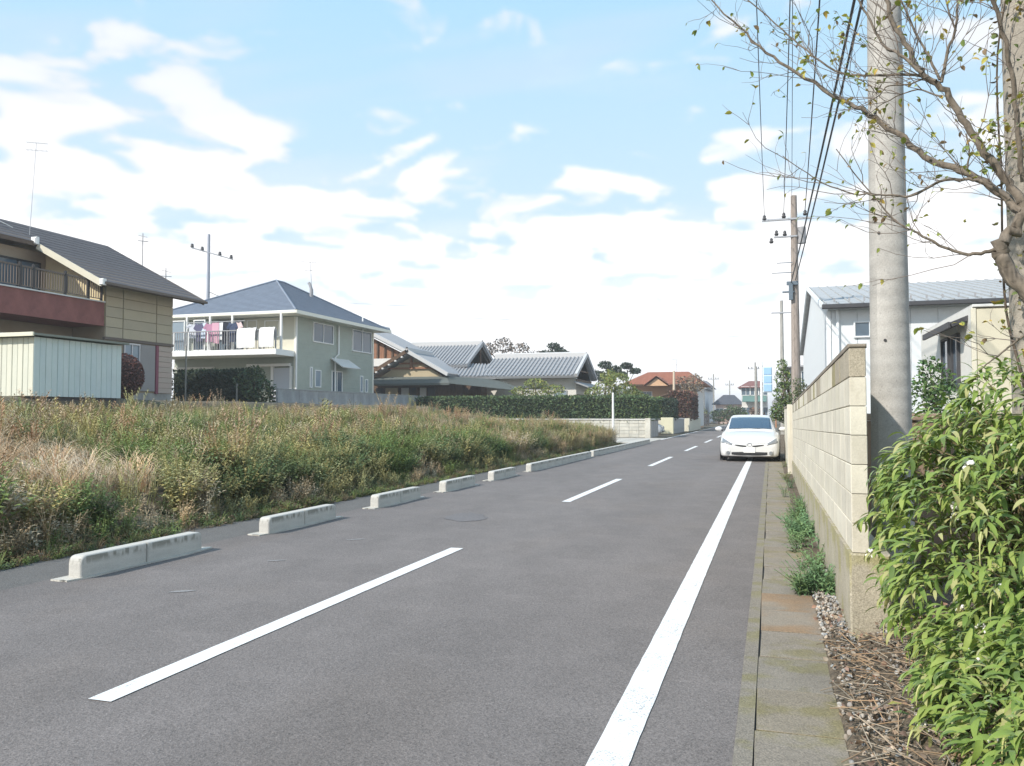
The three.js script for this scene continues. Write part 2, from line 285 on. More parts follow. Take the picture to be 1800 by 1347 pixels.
{
  const x0 = -5.95, x1 = -0.165, d0 = -6, d1 = 420, pos = [], col = [], idx = []; const nx = 46, ds = []; for (let d = d0; d < 40; d += 0.2) ds.push(d); for (let d = 40; d < 110; d += 1.2) ds.push(d); for (const d of [130, 200, 300, d1]) ds.push(d);
  for (const d of ds) for (let i = 0; i <= nx; i++) {
    const x = lerp(x0, x1, i / nx); pos.push(x, 0, -d);
    let l = 1 + 0.26 * fbm3(x * 0.5, 0, d * 0.18, 4) + 0.12 * fbm3(x * 2.2, 4, d * 1.4, 3);
    for (const t of [-1.35, -2.55, -3.9, -5.0]) l += 0.035 * Math.exp(-Math.pow((x - t - 0.06 * Math.sin(d * 0.3)) / 0.22, 2));
    l -= 0.07 * smooth(-0.45, -0.17, x) * (0.5 + fbm3(1, x * 3, d * 0.8, 2)); l -= 0.1 * smooth(-5.4, -5.9, x);
    const c = smooth(0.05, 0.3, fbm3(x * 0.8 + 9, 2, d * 0.5, 3)) * 0.05;
    col.push(l * (1 + c * 0.3), l, l * (1 - c * 0.4));
  }
  for (let j = 0; j < ds.length - 1; j++) for (let i = 0; i < nx; i++) { const a = j * (nx + 1) + i; idx.push(a, a + 1, a + nx + 1, a + 1, a + nx + 2, a + nx + 1); }
  const q = new THREE.BufferGeometry(); q.setAttribute('position', new THREE.Float32BufferAttribute(pos, 3)); q.setAttribute('color', new THREE.Float32BufferAttribute(col, 3)); q.setIndex(idx); q.computeVertexNormals();
  part('asphalt', q, M.asphalt, road, { color: true });
  // painted strips with slightly ragged edges
  const strip = (a, b, da, db, y, seed, rag = 0.0035, skew = 0) => {
    const r = rng(seed), n = Math.max(2, Math.round((db - da) / 0.12)), p = [], ix = [];
    for (let i = 0; i <= n; i++) { const d = lerp(da, db, i / n), e = (i === 0 || i === n) ? 0 : 1; p.push(a + e * (r() - 0.5) * rag, y, -(d - (i === 0 ? skew : 0)), b + e * (r() - 0.5) * rag, y, -(d + (i === 0 ? skew : 0))); if (i < n) { const k = i * 2; ix.push(k, k + 1, k + 2, k + 1, k + 3, k + 2); } }
    const s = new THREE.BufferGeometry(); s.setAttribute('position', new THREE.Float32BufferAttribute(p, 3)); s.setIndex(ix); s.computeVertexNormals(); return s;
  };
  part('edge_line', strip(-0.73, -0.565, -4, 160, 0.005, 5), M.paint, road);
  [[3.36, 8.27], [13.15, 18.15], [22.95, 28.1], [32.9, 38], [43, 48], [53, 58], [63, 68], [73, 78], [83, 88]].forEach(([a, b], i) => part('centre_dash', strip(-3.265, -3.125, a, b, 0.005, 11 + i), M.paint, road));
  part('edge_line', strip(-5.98, -5.86, 47, 140, 0.006, 77), M.paint, road);
  // a worn patch and the ghosts of old marks
  const blob = (x, d, w, l, y, seed, ang = 0) => { const r = rng(seed), s = [], n = 16; for (let i = 0; i < n; i++) { const a = i / n * 6.2832, k = 0.8 + 0.35 * r(), px = Math.cos(a) * w * k, pz = Math.sin(a) * l * k; s.push(new THREE.Vector3(x + px * Math.cos(ang) - pz * Math.sin(ang), y, -(d + px * Math.sin(ang) + pz * Math.cos(ang)))); } return poly([s.reverse()]); };
  part('asphalt_patch', blob(-4.05, 10.8, 0.3, 0.5, 0.004, 3, 0.2), M.patch, road);
  [[-4.98, 3.62, 0.035, 0.13], [-4.53, 5.6, 0.03, 0.11], [-4.6, 7.05, 0.025, 0.1], [-4.52, 8.5, 0.03, 0.12]].forEach(([x, d, w, l], i) => part('old_paint_mark', blob(x, d, w, l, 0.004, 31 + i, -0.9), M.wornPaint, road));
}
const shoulder = structure('road_shoulder');
{
  const pos = [], idx = []; let n = 0; const r = rng(4);
  for (let d = -4; d <= 47; d += 0.35) { const e = -6.95 + 0.22 * fbm3(d * 0.7, 3, 0, 3) + (r() - 0.5) * 0.06; pos.push(e, -0.004, -d, -5.94, -0.004, -d); if (n) { const a = (n - 1) * 2; idx.push(a, a + 1, a + 2, a + 1, a + 3, a + 2); } n++; }
  const q = new THREE.BufferGeometry(); q.setAttribute('position', new THREE.Float32BufferAttribute(pos, 3)); q.setIndex(idx); q.computeVertexNormals();
  part('old_asphalt', q, M.oldAsphalt, shoulder);
}
part('driveway_slab', B(-10.6, -6.0, -0.1, 0.012, 41.6, 50.2), M.cement, structure('driveway'));

// ---- concrete gutter on the right: a strip of channel and covers of 60 cm
const gutter = structure('gutter');
M.rust = mat([0.35, 0.315, 0.27], 0.92, { map: tex(512, 1.9, (u, v) => { const a = vn(u * 380, v * 380, 380, 141), c = tf(u, v, 4, 5, 143), m = 0.55 * smooth(0.5, 0.75, tf(u, v, 4, 4, 147)), l = 0.68 + 0.35 * (a - 0.5) + 0.3 * (c - 0.5); return [l * lerp(1, 1.15, m), l * lerp(0.96, 0.72, m), l * lerp(0.9, 0.34, m)]; }), bumpMap: T.concreteBump, bumpScale: 0.004 });
{
  const strip = new THREE.Shape(); const r = rng(8);
  part('channel_edge', B(-0.165, -0.088, -0.2, 0.006, -3, 120), M.gutter[1], gutter);
  const variants = [0, 1, 2, 3].map(i => { const g = prep(chamfer(0.378, 0.584, 0.1, 0.002).rotateX(-Math.PI / 2)); const p = g.attributes.position; for (let k = 0; k < p.count; k++) if (Math.abs(p.getX(k)) > 0.18) p.setX(k, p.getX(k) + 0.006 * Math.sin(p.getZ(k) * 23 + i * 2)); g.computeVertexNormals(); const u = g.attributes.uv; for (let k = 0; k < u.count; k++) u.setXY(k, u.getX(k) + i * 0.37, u.getY(k) + i * 0.61); return g; });
  for (let i = 0; i < 84; i++) { const d = -1.47 + i * 0.6; place('cover_slab', variants[(i * 7) % 4], d > 5.5 && d < 6.8 ? M.rust : M.gutter[(i * 5 + (i >> 2)) % 3], gutter, [0.108 + (r() - 0.5) * 0.006, -0.046 + (r() - 0.5) * 0.006, d + 0.3], [0, (r() - 0.5) * 0.006, (r() - 0.5) * 0.006]); }
  part('far_covers', B(-0.085, 0.3, -0.1, 0.003, 49, 120), M.gutter[0], gutter);
  part('gutter_bed', B(-0.09, 0.31, -0.2, -0.02, -3, 49), M.joint, gutter);
}
const verge = structure('soil_verge');
{
  const pos = [], idx = []; const ds = []; for (let d = -2; d < 16; d += 0.12) ds.push(d); for (let d = 16; d < 60; d += 1) ds.push(d); const xs = [0.27, 0.31, 0.36, 0.42, 0.5, 0.62, 0.8, 1.1, 1.6, 2.6, 5];
  for (const d of ds) for (const x of xs) { const n = fbm3(x * 5, 1, d * 5, 3); pos.push(x, x < 0.3 ? -0.03 : 0.005 + 0.03 * n + (x > 0.6 ? 0.07 : 0.015), -d); }
  for (let j = 0; j < ds.length - 1; j++) for (let i = 0; i < xs.length - 1; i++) { const a = j * xs.length + i; idx.push(a, a + 1, a + xs.length, a + 1, a + xs.length + 1, a + xs.length); }
  const q = new THREE.BufferGeometry(); q.setAttribute('position', new THREE.Float32BufferAttribute(pos, 3)); q.setIndex(idx); q.computeVertexNormals();
  part('soil', q, M.soil, verge);
}

// ------------------------------------------------------------------ kerb blocks along the left of the road
{
  const names = ['nearest of all', 'second from the camera', 'third from the camera', 'fourth from the camera', 'fifth, last before the long rows'];
  function unit(len, roundNear, roundFar) {            // profile in z-y, swept across x, rounded top corner at the free ends
    const s = new THREE.Shape(), h = 0.2, R = 0.07; s.moveTo(0, 0); s.lineTo(len, 0);
    if (roundFar) { s.lineTo(len, h - R); s.quadraticCurveTo(len, h, len - R, h); } else s.lineTo(len, h);
    if (roundNear) { s.lineTo(R, h); s.quadraticCurveTo(0, h, 0, h - R); } else s.lineTo(0, h); s.closePath();
    return new THREE.ExtrudeGeometry(s, { depth: 0.1, bevelEnabled: true, bevelThickness: 0.022, bevelSize: 0.018, bevelOffset: -0.018, bevelSegments: 3, curveSegments: 5 }).rotateY(Math.PI / 2).translate(-0.05, 0, 0);   // z -> -d
  }
  const weather = g => { const n = g.attributes.normal, u = g.attributes.uv; for (let k = 0; k < u.count; k++) if (n.getY(k) > 0.45) u.setY(k, 0.02); return g; };
  const half = 0.79, uA = weather(prep(unit(half, true, false))), uB = weather(prep(unit(half, false, true)));
  const run = (label, xa, da, n, group) => {
    const k = thing('kerb_block', label, 'kerb block', [xa, 0, da], group);
    for (let i = 0; i < n; i++) { const m = new THREE.Mesh(i === 0 ? uA : i === n - 1 ? uB : uM, M.kerb); m.name = 'kerb_unit'; m.position.set(0, 0, -i * (half + 0.014)); m.castShadow = m.receiveShadow = true; k.add(m); }
    const L = n * (half + 0.014), r = rng(Math.round(da * 10)), s = []; const N = 18;
    for (let i = 0; i < N; i++) { const t = i / N * 4, e = t % 1, c = [[-0.1, lerp(0, 1, e)], [lerp(-0.1, 0.1, e), 1], [0.1, lerp(1, 0, e)], [lerp(0.1, -0.1, e), 0]][Math.floor(t)]; s.push(new THREE.Vector3(xa + c[0] + (r() - 0.5) * 0.035 + (c[1] < 0.02 ? -0.03 : 0), 0.014, -(da + (c[1] - 0.5) * (L + 0.26) + L / 2 + (r() - 0.5) * 0.05))); }
    part('cement_bed', slab(s, 0.03), M.cement, k);
    part('joint', B(xa - 0.045, xa + 0.045, 0.01, 0.16, da + 0.03, da + L - 0.04), M.joint, k);
    return k;
  };
  const uM = weather(prep(unit(half, false, false)));
  [[5.75, 2], [8.55, 2], [11.42, 2], [14.15, 2], [16.9, 2]].forEach(([d, n], i) => run(`pale two-piece kerb block at the weedy roadside, ${names[i]}`, -5.76, d, n, 'kerb blocks along the weedy roadside'));
  run('long low row of pale kerb units beyond the single blocks, nearer of two rows', -5.76, 19.8, 9);
  run('long low row of pale kerb units ending at the light driveway slab', -5.8, 27.6, 17);
}

// ------------------------------------------------------------------ block wall on the right
{
  const w = thing('block_wall', 'cream concrete block wall with stained base beside the right gutter', 'wall', [0.48, 0, 5.65]);
  w.rotation.x = -0.0135;
  const geoL = [0, 1, 2].map(i => { const g = prep(chamfer(0.397, 0.18, 0.1, 0.004)); const u = g.attributes.uv; for (let k = 0; k < u.count; k++) u.setXY(k, u.getX(k) + i * 0.43, u.getY(k) + i * 0.29); return g.rotateY(Math.PI / 2); });
  const L = 14.8, n = 37, r = rng(12);
  for (let c = 0; c < 7; c++) for (let i = 0; i < n; i++) {
    const m = new THREE.Mesh(geoL[Math.floor(r() * 3)], c === 6 && (i < 1 || r() < 0.35) ? M.blockTop[Math.floor(r() * 2)] : M.block[Math.floor(r() * 4)]); m.name = 'block'; m.castShadow = m.receiveShadow = true;
    m.position.set(0.05 + (r() - 0.5) * 0.002, 0.55 + 0.0925 + c * 0.185, -(0.2 + i * 0.4)); w.add(m);
  }
  part('mortar', B(0.487, 0.573, 0.5, 1.84, 5.66, 5.65 + L - 0.01), M.mortar, w);
  part('foundation', CB(0.462, 0.70, -0.3, 0.548, 5.63, 5.65 + L, 0.012), M.foundation, w);
  part('coping', CB(0.474, 0.586, 1.8455, 1.872, 5.648, 5.65 + L, 0.008), M.cap, w);
  const w2 = thing('garden_wall', 'lower cream garden wall continuing beyond the block wall, beside the conifer', 'wall', [0.4, 0, 20.6]);
  part('end_pillar', CB(0.37, 0.62, -0.1, 1.66, 20.6, 20.9, 0.01), M.block[0], w2); part('wall_panel', B(0.41, 0.55, -0.1, 1.6, 20.9, 28), M.block[1], w2); part('coping', CB(0.39, 0.57, 1.602, 1.65, 20.9, 28, 0.008), M.cap, w2);
  const bw = thing('brown_wall', 'low brown rusty wall standing behind the large concrete pole', 'wall', [0.66, 0, 8.4]);
  part('wall_panel', CB(0.64, 4.2, -0.1, 1.36, 8.4, 8.52, 0.01), mat([0.34, 0.24, 0.17], 0.9, { map: T.concrete }), bw); part('coping', CB(0.62, 4.22, 1.362, 1.43, 8.37, 8.55, 0.01), mat([0.4, 0.3, 0.22], 0.9, { map: T.concrete }), bw);
}
// ------------------------------------------------------------------ poles and wires on the right
function bolts(parent, x, d, y0, y1, step, r) { const g = []; let s = 1; for (let y = y0; y < y1; y += step) { g.push(new THREE.CylinderGeometry(0.009, 0.009, 0.3, 6).rotateZ(Math.PI / 2).rotateY(0.5 * s).translate(x + s * (r + 0.1), y, -d)); s = -s; } return g; }
{
  const p = thing('concrete_pole', 'thick grey concrete utility pole rising behind the block wall end', 'utility pole', [0.94, 0, 7.4]);
  part('shaft', cyl(0.94, 0, 10.5, 7.4, 0.163, 0.095, 40), M.pole, p, {});
  parts('hole', [[2.9, -0.6], [2.02, -0.35], [3.9, -0.75], [5.4, -0.5]].map(([y, a]) => new THREE.CylinderGeometry(0.012, 0.012, 0.02, 8).rotateX(Math.PI / 2).translate(0, 0, 0.161 - y * 0.0065).rotateY(a).translate(0.94, y, -7.4)), M.black, p);
  parts('strap', [cyl(0.94, 7.5, 7.56, 7.4, 0.12, 0.12, 24), cyl(0.94, 8.1, 8.16, 7.4, 0.116, 0.116, 24)], M.steel, p);
  const q = thing('concrete_pole', 'leaf-covered pale concrete pole at the right behind the bare tree', 'utility pole', [1.55, 0, 5.6]);
  const sh = cyl(0, 0, 9, 0, 0.165, 0.105, 32); sh.rotateZ(0.012).translate(1.55, 0, -5.6); part('shaft', sh, mat([0.44, 0.4, 0.34], 0.88, { map: T.concrete, bumpMap: T.concreteBump, bumpScale: 0.003 }), q);
  const wp = thing('utility_pole', 'tall brown utility pole with crossarm and insulators in front of pale warehouse', 'utility pole', [0.98, 0, 35]);
  part('shaft', cyl(0.98, 0, 10.25, 35, 0.2, 0.12, 16), mat([0.42, 0.37, 0.34], 0.9, { map: T.wood }), wp);
  part('crossarm', [CB(-0.25, 1.65, 9.25, 9.33, 34.84, 34.92), CB(0.2, 1.1, 8.55, 8.62, 34.84, 34.92)], M.steel, wp);
  parts('insulator', [[-0.16, 9.4], [0.59, 9.45], [1.4, 9.5], [0.3, 8.75], [0.62, 8.72], [0.1, 8.45]].map(([x, y]) => new THREE.LatheGeometry([[0, -0.1], [0.07, -0.1], [0.09, -0.03], [0.05, 0], [0.07, 0.05], [0.03, 0.11], [0, 0.12]].map(a => new THREE.Vector2(...a)), 10).translate(x, y, -34.88)), M.dark, wp);
  part('transformer', [cyl(1.27, 8.3, 8.95, 35, 0.16, 0.16, 14)], M.grey, wp);
  part('cable_bracket', [CB(0.66, 1.1, 6.6, 6.75, 34.75, 34.85), CB(0.5, 0.95, 6.3, 6.36, 34.75, 34.85), CB(0.74, 0.9, 6.0, 6.6, 34.72, 34.84), CB(0.3, 0.9, 7.5, 7.53, 34.8, 34.83), CB(0.1, 0.9, 7.1, 7.13, 34.8, 34.83)], mat([0.12, 0.16, 0.2], 0.6), wp);
  const p3 = thing('utility_pole', 'thin grey pole far down the road beside the brown utility pole', 'utility pole', [0.79, 0, 60]);
  part('shaft', cyl(0.79, 0, 9.3, 60, 0.17, 0.1, 12), M.concrete, p3); part('crossarm', CB(0.1, 1.5, 8.4, 8.5, 59.85, 59.95), M.steel, p3);
  function wire(label, pts, r, sag = 0.15) {
    const out = []; for (let s = 0; s < pts.length - 1; s++) for (let i = 0; i <= 24; i++) { if (s && !i) continue; const t = i / 24, q = pts[s].clone().lerp(pts[s + 1], t); q.y -= sag * 4 * t * (1 - t); out.push(q); }
    const m = part('overhead_wire', tube(out, r, r, 5), M.wire, scene); return tag(m, label, 'cable', undefined);
  }
  M.wire = mat([0.03, 0.035, 0.045], 0.6);
  wire('thick black cable from bracket on brown pole towards large concrete pole, left of pair', [V(0.84, 6.72, 34.8), V(1.13, 6.95, 11.4), V(1.17, 7.1, 7.4)], 0.021, 0.12);
  wire('thick black cable beside another, running to the large concrete pole, right of pair', [V(1.0, 6.8, 34.8), V(1.235, 6.97, 11.4), V(1.27, 7.15, 7.4)], 0.019, 0.1);
  wire('thin overhead wire above the road, hung from the left end of crossarm', [V(-0.16, 9.5, 34.88), V(-0.175, 9.45, 16.4), V(-0.2, 9.6, 2)], 0.011, 0.1);
  wire('thin overhead wire from the middle of crossarm, passing left of thick cables', [V(0.59, 9.55, 34.88), V(0.45, 9.55, 16.4), V(0.4, 9.7, 2)], 0.013, 0.1);
  wire('blue-grey overhead wire from the right end of crossarm on brown pole', [V(1.4, 9.6, 34.88), V(0.99, 9.5, 16.4), V(0.9, 9.7, 6)], 0.017, 0.1);
  wire('thin wire dropping close along the middle overhead wire to the pole top', [V(0.9, 9.9, 34.9), V(0.5, 9.9, 16.6), V(0.45, 10, 4)], 0.009, 0.2);
  wire('faint wire crossing the sky above the traditional house towards the right', [V(-57.7, 14.6, 75), V(-20, 12.6, 85), V(0.7, 11.5, 100)], 0.009, 0.5);
  wire('lower faint wire crossing the sky above the traditional house', [V(-57.7, 13.9, 75), V(-18, 11.2, 85), V(0.7, 10.4, 100)], 0.009, 0.5);
}
// ------------------------------------------------------------------ helpers for buildings
function winX(parent, x, y0, y1, d0, d1, frame, pane, mullions = 1, name = 'window') {     // a window facing +x
  const t = 0.06, f = [B(x, x + 0.07, y0, y0 + t, d0, d1), B(x, x + 0.07, y1 - t, y1, d0, d1), B(x, x + 0.07, y0 + t, y1 - t, d0, d0 + t), B(x, x + 0.07, y0 + t, y1 - t, d1 - t, d1)];
  for (let i = 1; i <= mullions; i++) { const d = lerp(d0, d1, i / (mullions + 1)); f.push(B(x + 0.02, x + 0.06, y0 + t, y1 - t, d - 0.025, d + 0.025)); }
  const w = part(name, f, frame, parent); part('pane', B(x + 0.005, x + 0.025, y0 + t, y1 - t, d0 + t, d1 - t), pane, w); return w;
}
function winD(parent, d, x0, x1, y0, y1, frame, pane, mullions = 1, name = 'window') {     // a window facing the camera (+z)
  const t = 0.06, f = [B(x0, x1, y0, y0 + t, d - 0.07, d), B(x0, x1, y1 - t, y1, d - 0.07, d), B(x0, x0 + t, y0 + t, y1 - t, d - 0.07, d), B(x1 - t, x1, y0 + t, y1 - t, d - 0.07, d)];
  for (let i = 1; i <= mullions; i++) { const x = lerp(x0, x1, i / (mullions + 1)); f.push(B(x - 0.025, x + 0.025, y0 + t, y1 - t, d - 0.06, d - 0.02)); }
  const w = part(name, f, frame, parent); part('pane', B(x0 + t, x1 - t, y0 + t, y1 - t, d - 0.025, d - 0.005), pane, w); return w;
}
function winW(parent, x, y0, y1, d0, d1, frame, pane, mullions = 1, name = 'window') {     // a window facing the road from the right (-x)
  const t = 0.05, f = [B(x - 0.07, x, y0, y0 + t, d0, d1), B(x - 0.07, x, y1 - t, y1, d0, d1), B(x - 0.07, x, y0 + t, y1 - t, d0, d0 + t), B(x - 0.07, x, y0 + t, y1 - t, d1 - t, d1)];
  for (let i = 1; i <= mullions; i++) { const d = lerp(d0, d1, i / (mullions + 1)); f.push(B(x - 0.06, x - 0.02, y0 + t, y1 - t, d - 0.025, d + 0.025)); }
  const w = part(name, f, frame, parent); part('pane', B(x - 0.025, x - 0.005, y0 + t, y1 - t, d0 + t, d1 - t), pane, w); return w;
}
function yagi(parent, x, y, d, h, lean = 0, scale = 1) {     // a roof aerial: mast and two combs of rods
  const top = V(x + lean, y + h, d), mast = part('aerial_mast', tube([V(x, y, d), V(x + lean * 0.5, y + h * 0.5, d), top], 0.022 * scale, 0.015 * scale, 6), M.steel, parent), g = [];
  for (const [dy, n, L] of [[0, 8, 0.7], [-0.55, 5, 0.9]]) {
    const c = top.clone(); c.y += dy * scale; g.push(bar(c.clone().add(new THREE.Vector3(-0.5 * scale, 0, 0.35 * scale)), c.clone().add(new THREE.Vector3(0.6 * scale, 0, -0.4 * scale)), 0.02 * scale));
    for (let i = 0; i < n; i++) { const t = i / (n - 1), q = c.clone().add(new THREE.Vector3(lerp(-0.5, 0.6, t) * scale, 0, lerp(0.35, -0.4, t) * scale)), k = L * 0.5 * scale * (1 - 0.4 * t); g.push(bar(q.clone().add(new THREE.Vector3(-0.5 * k, 0, -0.85 * k)), q.clone().add(new THREE.Vector3(0.5 * k, 0, 0.85 * k)), 0.012 * scale)); }
  }
  part('aerial_rods', g, M.steel, mast, { kind: 'stuff' }); return mast;
}
// ------------------------------------------------------------------ the brown house with the red-brown balcony
{
  const h = thing('house', 'brown two-storey house with dark roof and red-brown balcony, at the far left', 'house', [-27, 1.95, 28]);
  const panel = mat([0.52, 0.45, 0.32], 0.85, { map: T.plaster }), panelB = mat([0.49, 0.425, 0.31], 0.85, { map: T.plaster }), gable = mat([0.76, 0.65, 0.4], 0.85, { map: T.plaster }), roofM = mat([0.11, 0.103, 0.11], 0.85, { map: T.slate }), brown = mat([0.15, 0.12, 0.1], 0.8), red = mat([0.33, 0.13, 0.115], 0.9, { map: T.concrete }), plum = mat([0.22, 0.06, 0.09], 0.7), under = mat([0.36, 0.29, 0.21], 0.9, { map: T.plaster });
  part('foundation', B(-33, -25.04, 1.6, 2.32, 26.25, 30.1), M.concrete, h);
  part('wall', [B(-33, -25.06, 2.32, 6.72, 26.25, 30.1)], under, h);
  // wall panels on the road side, each its own
  const cols = [[26.27, 27.17], [27.2, 29.08], [29.11, 30.1]], rowsY = [4.5, 4.9, 5.3, 5.72, 6.12, 6.72];
  cols.forEach(([a, b], i) => { for (let k = 0; k < 5; k++) part('wall_panel', CB(-25.08, -25, rowsY[k], rowsY[k + 1] - 0.02, a, b - 0.012, 0.008), (i + k) % 2 ? panel : panelB, h); });
  part('string_course', CB(-25.1, -24.96, 4.38, 4.49, 26.2, 30.14), brown, h);
  winX(h, -25.05, 3.0, 4.34, 27.25, 28.15, M.steel, M.glassPale, 1); part('shutter', CB(-25.08, -25.0, 2.4, 4.34, 28.2, 29.05), mat([0.34, 0.32, 0.31], 0.8, { map: T.plaster }), h); part('trim', CB(-25.1, -24.96, 2.3, 4.36, 29.07, 29.22), plum, h);
  for (let k = 0; k < 9; k++) part('siding_board', CB(-25.08, -25.0, 2.34 + k * 0.225, 2.34 + (k + 1) * 0.225 - 0.015, 29.24, 30.1, 0.008), mat([0.45 + 0.02 * (k % 2), 0.37, 0.31], 0.8), h);
  // gable wall above the balcony, lit by the sun, and the walls round the balcony
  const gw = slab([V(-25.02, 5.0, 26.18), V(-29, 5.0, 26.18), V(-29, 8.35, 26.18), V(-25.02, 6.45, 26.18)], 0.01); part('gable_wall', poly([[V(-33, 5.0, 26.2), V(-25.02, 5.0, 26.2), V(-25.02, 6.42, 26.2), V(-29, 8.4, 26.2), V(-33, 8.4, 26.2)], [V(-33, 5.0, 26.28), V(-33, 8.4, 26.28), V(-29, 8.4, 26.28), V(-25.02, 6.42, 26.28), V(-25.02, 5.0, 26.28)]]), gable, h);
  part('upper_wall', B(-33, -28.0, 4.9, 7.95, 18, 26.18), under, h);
  winX(h, -28.0, 5.4, 7.5, 20.5, 23.2, M.black, M.glass, 1, 'balcony_door'); winX(h, -28.0, 5.4, 7.5, 23.8, 25.9, M.black, M.glass, 1, 'balcony_door');
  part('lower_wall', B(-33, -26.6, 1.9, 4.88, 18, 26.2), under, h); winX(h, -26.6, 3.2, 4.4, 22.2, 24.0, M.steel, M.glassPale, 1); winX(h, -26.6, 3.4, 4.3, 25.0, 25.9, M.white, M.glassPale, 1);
  // balcony
  const bal = part('balcony', [B(-28.0, -25.0, 4.9, 5.05, 18, 26.17), B(-25.16, -25.0, 5.05, 5.82, 18, 26.17)], red, h);
  part('coping', CB(-25.2, -24.95, 5.822, 5.87, 18, 26.2), M.offwhite, bal);
  const rail = part('balcony_railing', [B(-25.11, -25.05, 6.62, 6.68, 18, 26.1), B(-25.1, -25.06, 5.95, 5.98, 18, 26.1)], brown, bal);
  const bs = []; for (let d = 18.1; d < 26.1; d += 0.115) bs.push(B(-25.09, -25.065, 5.98, 6.62, d, d + 0.025)); part('baluster', bs, brown, rail, { kind: 'stuff' });
  for (const d of [20.0, 22.35, 22.9, 24.3, 25.4, 26.05]) part('rail_post', CB(-25.13, -25.03, 5.872, 6.78, d, d + 0.08), M.black, bal);
  // roof: ridge parallel to the road, the upper part reaching further towards the camera
  const ridgeX = -29.75, eY = 6.5, eX = -24.2, rY = 9.36, uX = -27.5, uY = 8.2;
  part('roof', [slab([V(eX, eY, 25.35), V(ridgeX, rY, 25.35), V(ridgeX, rY, 31.2), V(eX, eY, 31.2)], 0.16), slab([V(uX, uY, 17), V(ridgeX, rY, 17), V(ridgeX, rY, 25.35), V(uX, uY, 25.35)], 0.16), slab([V(-35.5, 6.4, 17), V(ridgeX, rY, 17), V(ridgeX, rY, 31.2), V(-35.5, 6.4, 31.2)], 0.16)], brown, h);
  part('roof_covering', [...rows(V(eX - 0.03, eY + 0.005, 25.33), V(eX - 0.03, eY + 0.005, 31.22), V(ridgeX, rY, 25.33), V(ridgeX, rY, 31.22), 0.42, 0.016), ...rows(V(uX - 0.02, uY, 17), V(uX - 0.02, uY, 25.32), V(ridgeX, rY, 17), V(ridgeX, rY, 25.32), 0.42, 0.016), ...rows(V(-35.5, 6.4, 17), V(-35.5, 6.4, 31.22), V(ridgeX, rY, 17), V(ridgeX, rY, 31.22), 0.42, 0.016)], roofM, h);
  part('bargeboard', [bar(V(-24.3, 6.42, 25.32), V(-27.5, 8.06, 25.32), 0.06, 0.24)], M.cream, h);
  part('bargeboard', [bar(V(-24.25, 6.43, 31.22), V(ridgeX, 9.25, 31.22), 0.06, 0.22)], brown, h);
  part('gutter', [bar(V(eX + 0.05, eY - 0.06, 25.3), V(eX + 0.05, eY - 0.06, 31.25), 0.12, 0.1)], brown, h);
  part('soffit', poly([[V(-25.0, 6.6, 25.5), V(-24.25, 6.36, 25.5), V(-24.25, 6.36, 31.1), V(-25, 6.6, 31.1)]]), M.black, h);
  parts('gutter_outlet', [CB(-24.35, -24.15, 6.35, 6.6, 25.2, 25.4, 0.03), CB(-27.7, -27.4, 8.1, 8.4, 25.15, 25.35, 0.05)], M.white, h);
  yagi(h, -28.23, 8.6, 25.6, 3.7, 0.25, 0.55);
  part('aerial_cable', tube([V(-28.3, 8.75, 24.9), V(-28.6, 9.0, 24.4), V(-28.9, 9.1, 24.6)], 0.015, 0.015, 5), M.white, h);
}
// the shed
{
  const s = thing('storage_shed', 'pale green corrugated metal shed in front of the brown house', 'shed', [-21.5, 1.9, 20.2]);
  const sheet = [0, 1, 2].map(i => mat([[0.62, 0.72, 0.71], [0.6, 0.7, 0.7], [0.64, 0.73, 0.72]][i], 0.55, { map: T.plaster })), side = [0, 1].map(i => mat([[0.74, 0.74, 0.62], [0.71, 0.72, 0.61]][i], 0.6, { map: T.plaster }));
  part('wall', B(-23.4, -20.26, 1.95, 3.66, 18.62, 21.9), sheet[1], s);
  for (let i = 0; i < 16; i++) { const d = 18.56 + i * 0.211; part('metal_panel', CB(-20.27, -20.2 - (i % 2) * 0.007, 1.95, 3.66, d, d + 0.203, 0.012), sheet[i % 3], s); }
  for (let i = 0; i < 16; i++) { const x = -20.21 - i * 0.2; part('metal_panel', CB(x - 0.192, x, 1.95, 3.66, 18.55 + (i % 2) * 0.007, 18.63, 0.012), side[i % 2], s); }
  part('roof', slab([V(-20.02, 3.76, 18.4), V(-23.6, 3.84, 18.4), V(-23.6, 3.84, 22.06), V(-20.02, 3.76, 22.06)], 0.06), mat([0.2, 0.22, 0.19], 0.7), s);
  part('front_trim', CB(-23.6, -20.02, 3.66, 3.78, 18.34, 18.395), mat([0.72, 0.7, 0.55], 0.7), s); part('base', B(-23.3, -20.3, 1.5, 1.95, 18.65, 21.85), M.dark, s);
}
